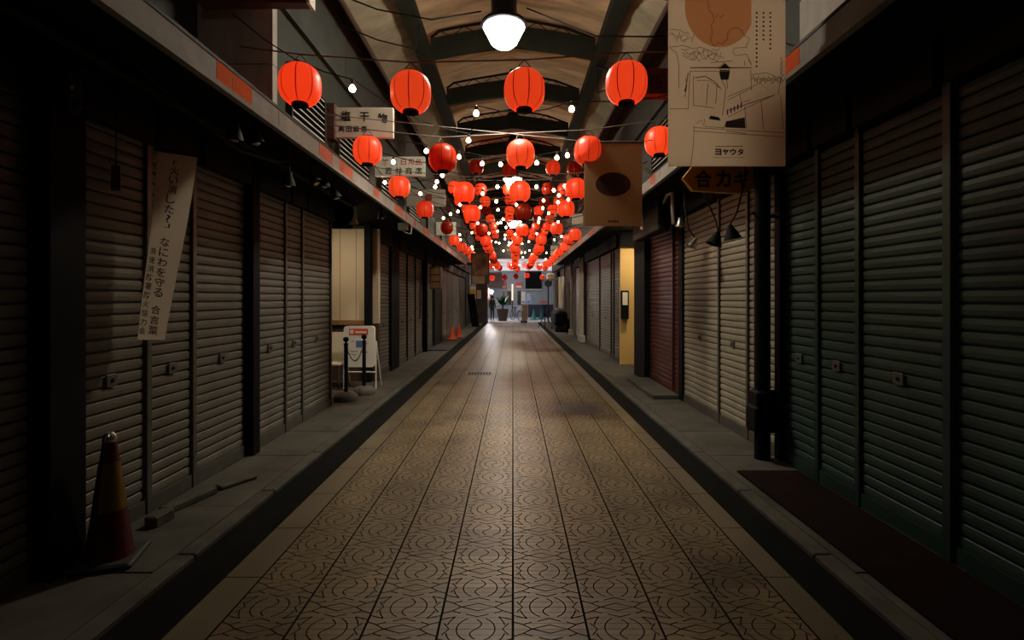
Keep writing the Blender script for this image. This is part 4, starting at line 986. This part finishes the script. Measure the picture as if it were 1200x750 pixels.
t = thing('screen', 'large black screen on the far shop front', 'screen', (1.6, 41.9, 2.3)); MB().bbox(bx_(616), bx_(634.5), 41.75, 41.99, bz_(338.5), bz_(318), .02).build('panel', m_screen, t); MB().box(bx_(615.5), bx_(635), 41.78, 41.99, bz_(340), bz_(338.6)).build('sill', m_louver, t)
for nm, lab, a, b, c, d, mt in (('shop_placard', 'red placard left of the tall lit tube on the far shop', 586,594,338,331,m_redp), ('shop_placard', 'red placard right of the tall lit tube on the far shop', 604,612,338,331,m_redp),
   ('wall_poster', 'grey poster with red foot on the far shop wall', 633,642,356,345,m_greyp), ('wall_poster', 'pale lilac poster above the brown crate', 611,615.5,356,342,m_white), ('wall_poster', 'pale blue poster right of the lilac one', 617,622,356,344,M('pale_blue', (.45,.52,.62), .5))):
    t = thing(nm, lab, 'poster' if 'poster' in nm else 'sign', (bx_((a+b)/2), 41.97, bz_(c)), 'posters and placards on the far shop'); MB().box(bx_(a), bx_(b), 41.93, 42, bz_(c), bz_(d)).build('sheet', mt, t)
    MB().box(bx_(a+1), bx_(b-1), 41.92, 41.93, bz_(c-1), bz_(c-3.2)).build('print', m_redp if mt is m_greyp else m_white if mt is m_redp else m_blue, t)
for q, (a, b, lab) in enumerate(((588, 592, 'left'), (594, 599.5, 'middle'), (606, 611, 'right'))):
    o = struct('door_%d' % (q+1), MB().box(bx_(a), bx_(b), 41.95, 42, .02, bz_(339)), M('door_panel', (.30,.34,.38), .35)); MB().box(bx_(a)+.03, bx_(b)-.03, 41.94, 41.95, 1.0, bz_(341)).build('pane', m_bglass, o); MB().box(bx_(b)-.07, bx_(b)-.04, 41.90, 41.95, .9, 1.15).build('handle', m_chrome, o)
t = thing('tube_light', 'tall warm lit tube on the far shop front', 'lamp', (bx_(600.5), 41.6, .02)); MB().tube([(bx_(600.5),41.7,bz_(352)),(bx_(600.5),41.7,bz_(333))], .05, 10).build('tube', m_tubelit, t); MB().tube([(bx_(600.5),41.72,.0),(bx_(600.5),41.72,bz_(352))], .035, 8).build('post', m_dark, t)
k4 = 36/F
p = Vector(((575.6-601)*k4, 36, 1.5+(350-342)*k4)); t = thing('street_globe_lamp', 'very bright white globe lamp at the far left street corner', 'lamp', (p.x, p.y, 0))
MB().lathe([(.02,-.11),(.08,-.08),(.11,0),(.08,.08),(.02,.11)], c=p, n=16).build('globe', m_hot, t, True); MB().tube([(p.x,p.y,0),(p.x,p.y,p.z-.1)], .03, 8).build('post', m_dark, t)
p = Vector(((571.3-601)*k4, 36.1, 0)); t = thing('vertical_sign', 'narrow pink lit vertical sign by the bright globe lamp', 'sign', p)
MB().bbox(p.x-.1, p.x+.1, 36.0, 36.12, 1.45, 2.25, .01).build('light_box', m_pinklit, t); MB().tube([(p.x,36.06,0),(p.x,36.06,1.45)], .03, 8).build('post', m_dark, t)
# street lamp that lights the crossing
def street_lamp(x, y, h, label, power):
    t = thing('street_lamp', label, 'lamp', (x, y, 0), 'street lamps at the crossing')
    MB().tube([(x,y,0),(x,y,h)], [.07,.05], 12).build('pole', m_dark, t)
    MB().tube([(x,y,h-.02),(x-.6*(1 if x > 0 else -1),y,h+.1)], .03, 8).build('arm', m_dark, t)
    xx = x-.7*(1 if x > 0 else -1)
    MB().bbox(xx-.25, xx+.25, y-.12, y+.12, h+.06, h+.16, .03).build('head', m_dark, t)
    MB().box(xx-.22, xx+.22, y-.1, y+.1, h+.04, h+.06).build('lens', M('street_glow', (.9,.9,.9), .5, 0, 0, 2, emit=(.86,.9,1), power=power), t)
street_lamp(3.2, 36.5, 5.6, 'tall street lamp at the right of the crossing', 330)
street_lamp(-3.2, 38.5, 5.6, 'tall street lamp at the left of the crossing', 240)
# planter with a bushy palm
px_, py_ = (589-601)*35/F, 35.0
t = thing('potted_palm', 'bushy green potted palm in a dark tub beyond the arcade', 'plant', (px_, py_, 0))
MB().lathe([(.28,0),(.36,.5),(.40,.78),(.42,.80),(.38,.82),(.36,.72)], c=(px_,py_,0), n=20).build('tub', m_dwood, t, True)
random.seed(8)
stem_mb = MB().tube([(px_,py_,.6),(px_+.02,py_,1.07)], .05, 8); stem_mb.build('stem', m_dwood, t)
mb = MB()
for q in range(44):
    a = q*2.4; ln = random.uniform(.45,.72); up = random.uniform(.25,.85); d = Vector((math.cos(a), math.sin(a), 0)); s_ = Vector((-d.y, d.x, 0)); pts = []
    for i in range(7):
        u = i/6; c = Vector((px_,py_,1.05))+d*ln*u+Z3*(up*u*1.3-.75*u*u*ln); wd = .11*math.sin(PI*min(1, u*.9+.1)); pts += [c-s_*wd-Z3*wd*.3, c, c+s_*wd-Z3*wd*.3]
    mb.add(pts, [f for i in range(6) for f in ((i*3, i*3+1, i*3+4, i*3+3), (i*3+1, i*3+2, i*3+5, i*3+4))])
mb.build('fronds', m_leaf, t, True)
# parked bicycle
def bicycle(x, y, rz, label):
    t = thing('bicycle', label, 'bicycle', (0, 0, 0)); R = .33
    for yy in (-.52, .52):
        wl_ = MB().tube([(0, yy+R*math.cos(a), R+R*math.sin(a)) for a in [2*PI*i/28 for i in range(28)]], .02, 6, closed=True).build('wheel', m_rubber, t, True)
        mb = MB()
        for i in range(10): a = 2*PI*i/10; mb.tube([(0,yy,R),(0,yy+.32*math.cos(a),R+.32*math.sin(a))], .004, 4)
        mb.build('spokes', m_louver, wl_)
    MB().tube([(0,.52,R),(0,.05,.30),(0,.2,.82),(0,.52,R)], .016, 6).tube([(0,.05,.3),(0,-.38,.72),(0,.17,.72)], .018, 6).tube([(0,-.52,R),(0,-.36,.92)], .016, 6).build('frame', m_dark, t)
    MB().tube([(-.27,-.24,1.0),(-.2,-.34,1.02),(0,-.36,.95),(.2,-.34,1.02),(.27,-.24,1.0)], .013, 6).build('handlebar', m_louver, t)
    MB().bbox(-.08, .08, .1, .34, .84, .90, .02).build('saddle', m_black, t)
    mb = MB(); 
    for z in (.72, .82, .92): mb.tube([(-.16,-.68,z),(.16,-.68,z),(.18,-.42,z),(-.18,-.42,z)], .008, 4, closed=True)
    for q in (-.16, -.08, 0, .08, .16): mb.tube([(q,-.68,.72),(q,-.68,.92)], .006, 4); mb.tube([(q,-.42,.72),(q,-.42,.92)], .006, 4); mb.tube([(q,-.68,.72),(q,-.42,.72)], .006, 4)
    mb.build('basket', m_louver, t)
    t.location = (x, y, 0); t.rotation_euler.z = rz
bicycle(.24, 36.0, .5, 'parked bicycle with front basket beyond the arcade')
tag(MB().bbox(.62, 1.02, 36.2, 36.6, 0, 1.0, .02).bbox(.58, 1.06, 36.16, 36.64, 1.0, 1.06, .01).build('wooden_crate', m_wood), 'brown upright wooden crate right of the bicycle', 'crate')
cone_obj('street_cone', 'teal cone at the crossing, left of the pair', 1.45, 36.2, .7, .17, m_teal, False, 'teal cones at the crossing'); cone_obj('street_cone', 'teal cone at the crossing, right of the pair', 2.0, 36.9, .78, .17, m_teal, False, 'teal cones at the crossing')
t = thing('barrier_stand', 'thin black stand with slanted leg on the right far floor', 'stand', (1.65, 27, 0)); q = 27/F
MB().tube([((638.5-601)*q,27,0),((638.5-601)*q,27,1.15)], .022, 8).tube([((638.5-601)*q,27,.75),((648-601)*q,27.2,0)], .02, 8).tube([((638.5-601)*q,27,.75),((631-601)*q,27.2,0)], .02, 8).build('frame', m_black, t)
MB().bbox((636-601)*q, (641-601)*q, 26.98, 27.02, 1.1, 1.18, .01).build('top_plate', m_black, t)
q = 33.6/F; xx = (642.5-601)*q
t = thing('mirror_pole', 'dark pole with a round traffic mirror at the right arcade end', 'pole', (xx, 33.6, 0)); MB().tube([(xx,33.6,0),(xx,33.6,2.9)], .045, 10).build('pole', m_dark, t); MB().lathe([(.0,-.03),(.22,-.03),(.25,0),(.25,.04),(.1,.08)], c=(xx,33.53,2.5), n=20, axis='y').build('mirror', m_bglass, t, True)
tag(MB().lathe([(.2,0),(.22,.03),(.2,.14),(.05,.16)], c=((614-601)*32.5/F, 32.3, 0), n=18).build('rubber_foot', m_rubber, None, True), 'low round black weight on the floor at the arcade end', 'weight')
q = 32/F
t = thing('hanging_box_sign', 'pale rounded box sign hung at the right arcade end', 'sign', (2.4, 31.6, 2.6)); MB().bbox(2.05, 2.9, 31.4, 31.8, 2.6, 3.05, .1).build('box', m_signw, t); MB().tube([(2.4,31.6,3.0),(2.4,31.6,3.97)], .03, 6).build('hanger', m_dark, t)

# person standing far beyond the arcade in dark clothes
def person(x, y, label):
    t = thing('person', label, 'person', (0, 0, 0))
    V = {'pelvis':(0,0,.9,.12),'waist':(0,0,1.05,.115),'chest':(0,0,1.28,.14),'neck':(0,.01,1.43,.05),'headb':(0,-.01,1.51,.075),'headt':(0,0,1.60,.08),
         'nose':(0,-.115,1.55,.014),'hl':(.09,0,.86,.08),'kl':(.10,-.02,.47,.055),'al':(.10,0,.09,.04),'tl':(.11,-.15,.04,.035),'hr':(-.09,0,.86,.08),'kr':(-.11,.03,.47,.055),'ar':(-.11,.06,.09,.04),'tr':(-.12,-.09,.04,.035),
         'sl':(.17,0,1.36,.055),'el':(.22,.02,1.09,.042),'wl':(.23,-.06,.86,.028),'pl':(.23,-.08,.80,.032),'sr':(-.17,0,1.36,.055),'er':(-.22,.02,1.09,.042),'wr':(-.23,-.06,.86,.028),'pr':(-.23,-.08,.80,.032)}
    E = [('pelvis','waist'),('waist','chest'),('chest','neck'),('neck','headb'),('headb','headt'),('headb','nose'),('pelvis','hl'),('hl','kl'),('kl','al'),('al','tl'),('pelvis','hr'),('hr','kr'),('kr','ar'),('ar','tr'),('chest','sl'),('sl','el'),('el','wl'),('wl','pl'),('chest','sr'),('sr','er'),('er','wr'),('wr','pr')]
    for s, w_ in (('l', 1), ('r', -1)):
        for i, (dy, ln) in enumerate(((-.034,.06),(-.012,.072),(.010,.068),(.032,.055))):
            V['f%s%d' % (s, i)] = (w_*.23, -.08+dy, .77, .010); V['g%s%d' % (s, i)] = (w_*.222, -.088+dy, .77-ln, .008); E += [('p'+s, 'f%s%d' % (s, i)), ('f%s%d' % (s, i), 'g%s%d' % (s, i))]
        V['th'+s] = (w_*.215, -.13, .775, .010); E.append(('p'+s, 'th'+s))
    names = list(V); me = bpy.data.meshes.new('skeleton'); me.from_pydata([V[n][:3] for n in names], [(names.index(a), names.index(b)) for a, b in E], [])
    o = bpy.data.objects.new('skeleton', me); C.objects.link(o)
    o.modifiers.new('skin', 'SKIN'); o.modifiers.new('sub', 'SUBSURF').levels = 1
    for i, n in enumerate(names):
        sv = me.skin_vertices[0].data[i]; sv.radius = (V[n][3],)*2; sv.use_root = n == 'pelvis'
    dg = bpy.context.evaluated_depsgraph_get(); body = bpy.data.meshes.new_from_object(o.evaluated_get(dg)); bpy.data.objects.remove(o); bpy.data.meshes.remove(me)
    for m in (m_cloth, m_skin, m_shoe): body.materials.append(m)
    for p in body.polygons:
        p.use_smooth = True; z = p.center.z; p.material_index = 1 if z > 1.44 or (z < .87 and abs(p.center.x) > .19) else 2 if z < .1 else 0
    b = bpy.data.objects.new('body', body); C.objects.link(b); b.parent = t
    MB().lathe([(.02,1.70),(.06,1.695),(.095,1.66),(.104,1.60),(.098,1.55)], c=(0,.018,0), n=18, caps=False).build('hair', m_black, t, True)
    t.location = (x, y, 0); t.rotation_euler.z = 2.6
m_cloth = M('dark_clothes', (.016,.016,.02), .8, 0, .2, 6); m_skin = M('skin', (.42,.27,.19), .5, 0, .05, 6); m_shoe = M('pale_shoes', (.35,.33,.32), .5, 0, .1, 6)
person((577-601)*34.6/F, 34.6, 'person in dark clothes standing far off, left of the potted palm')
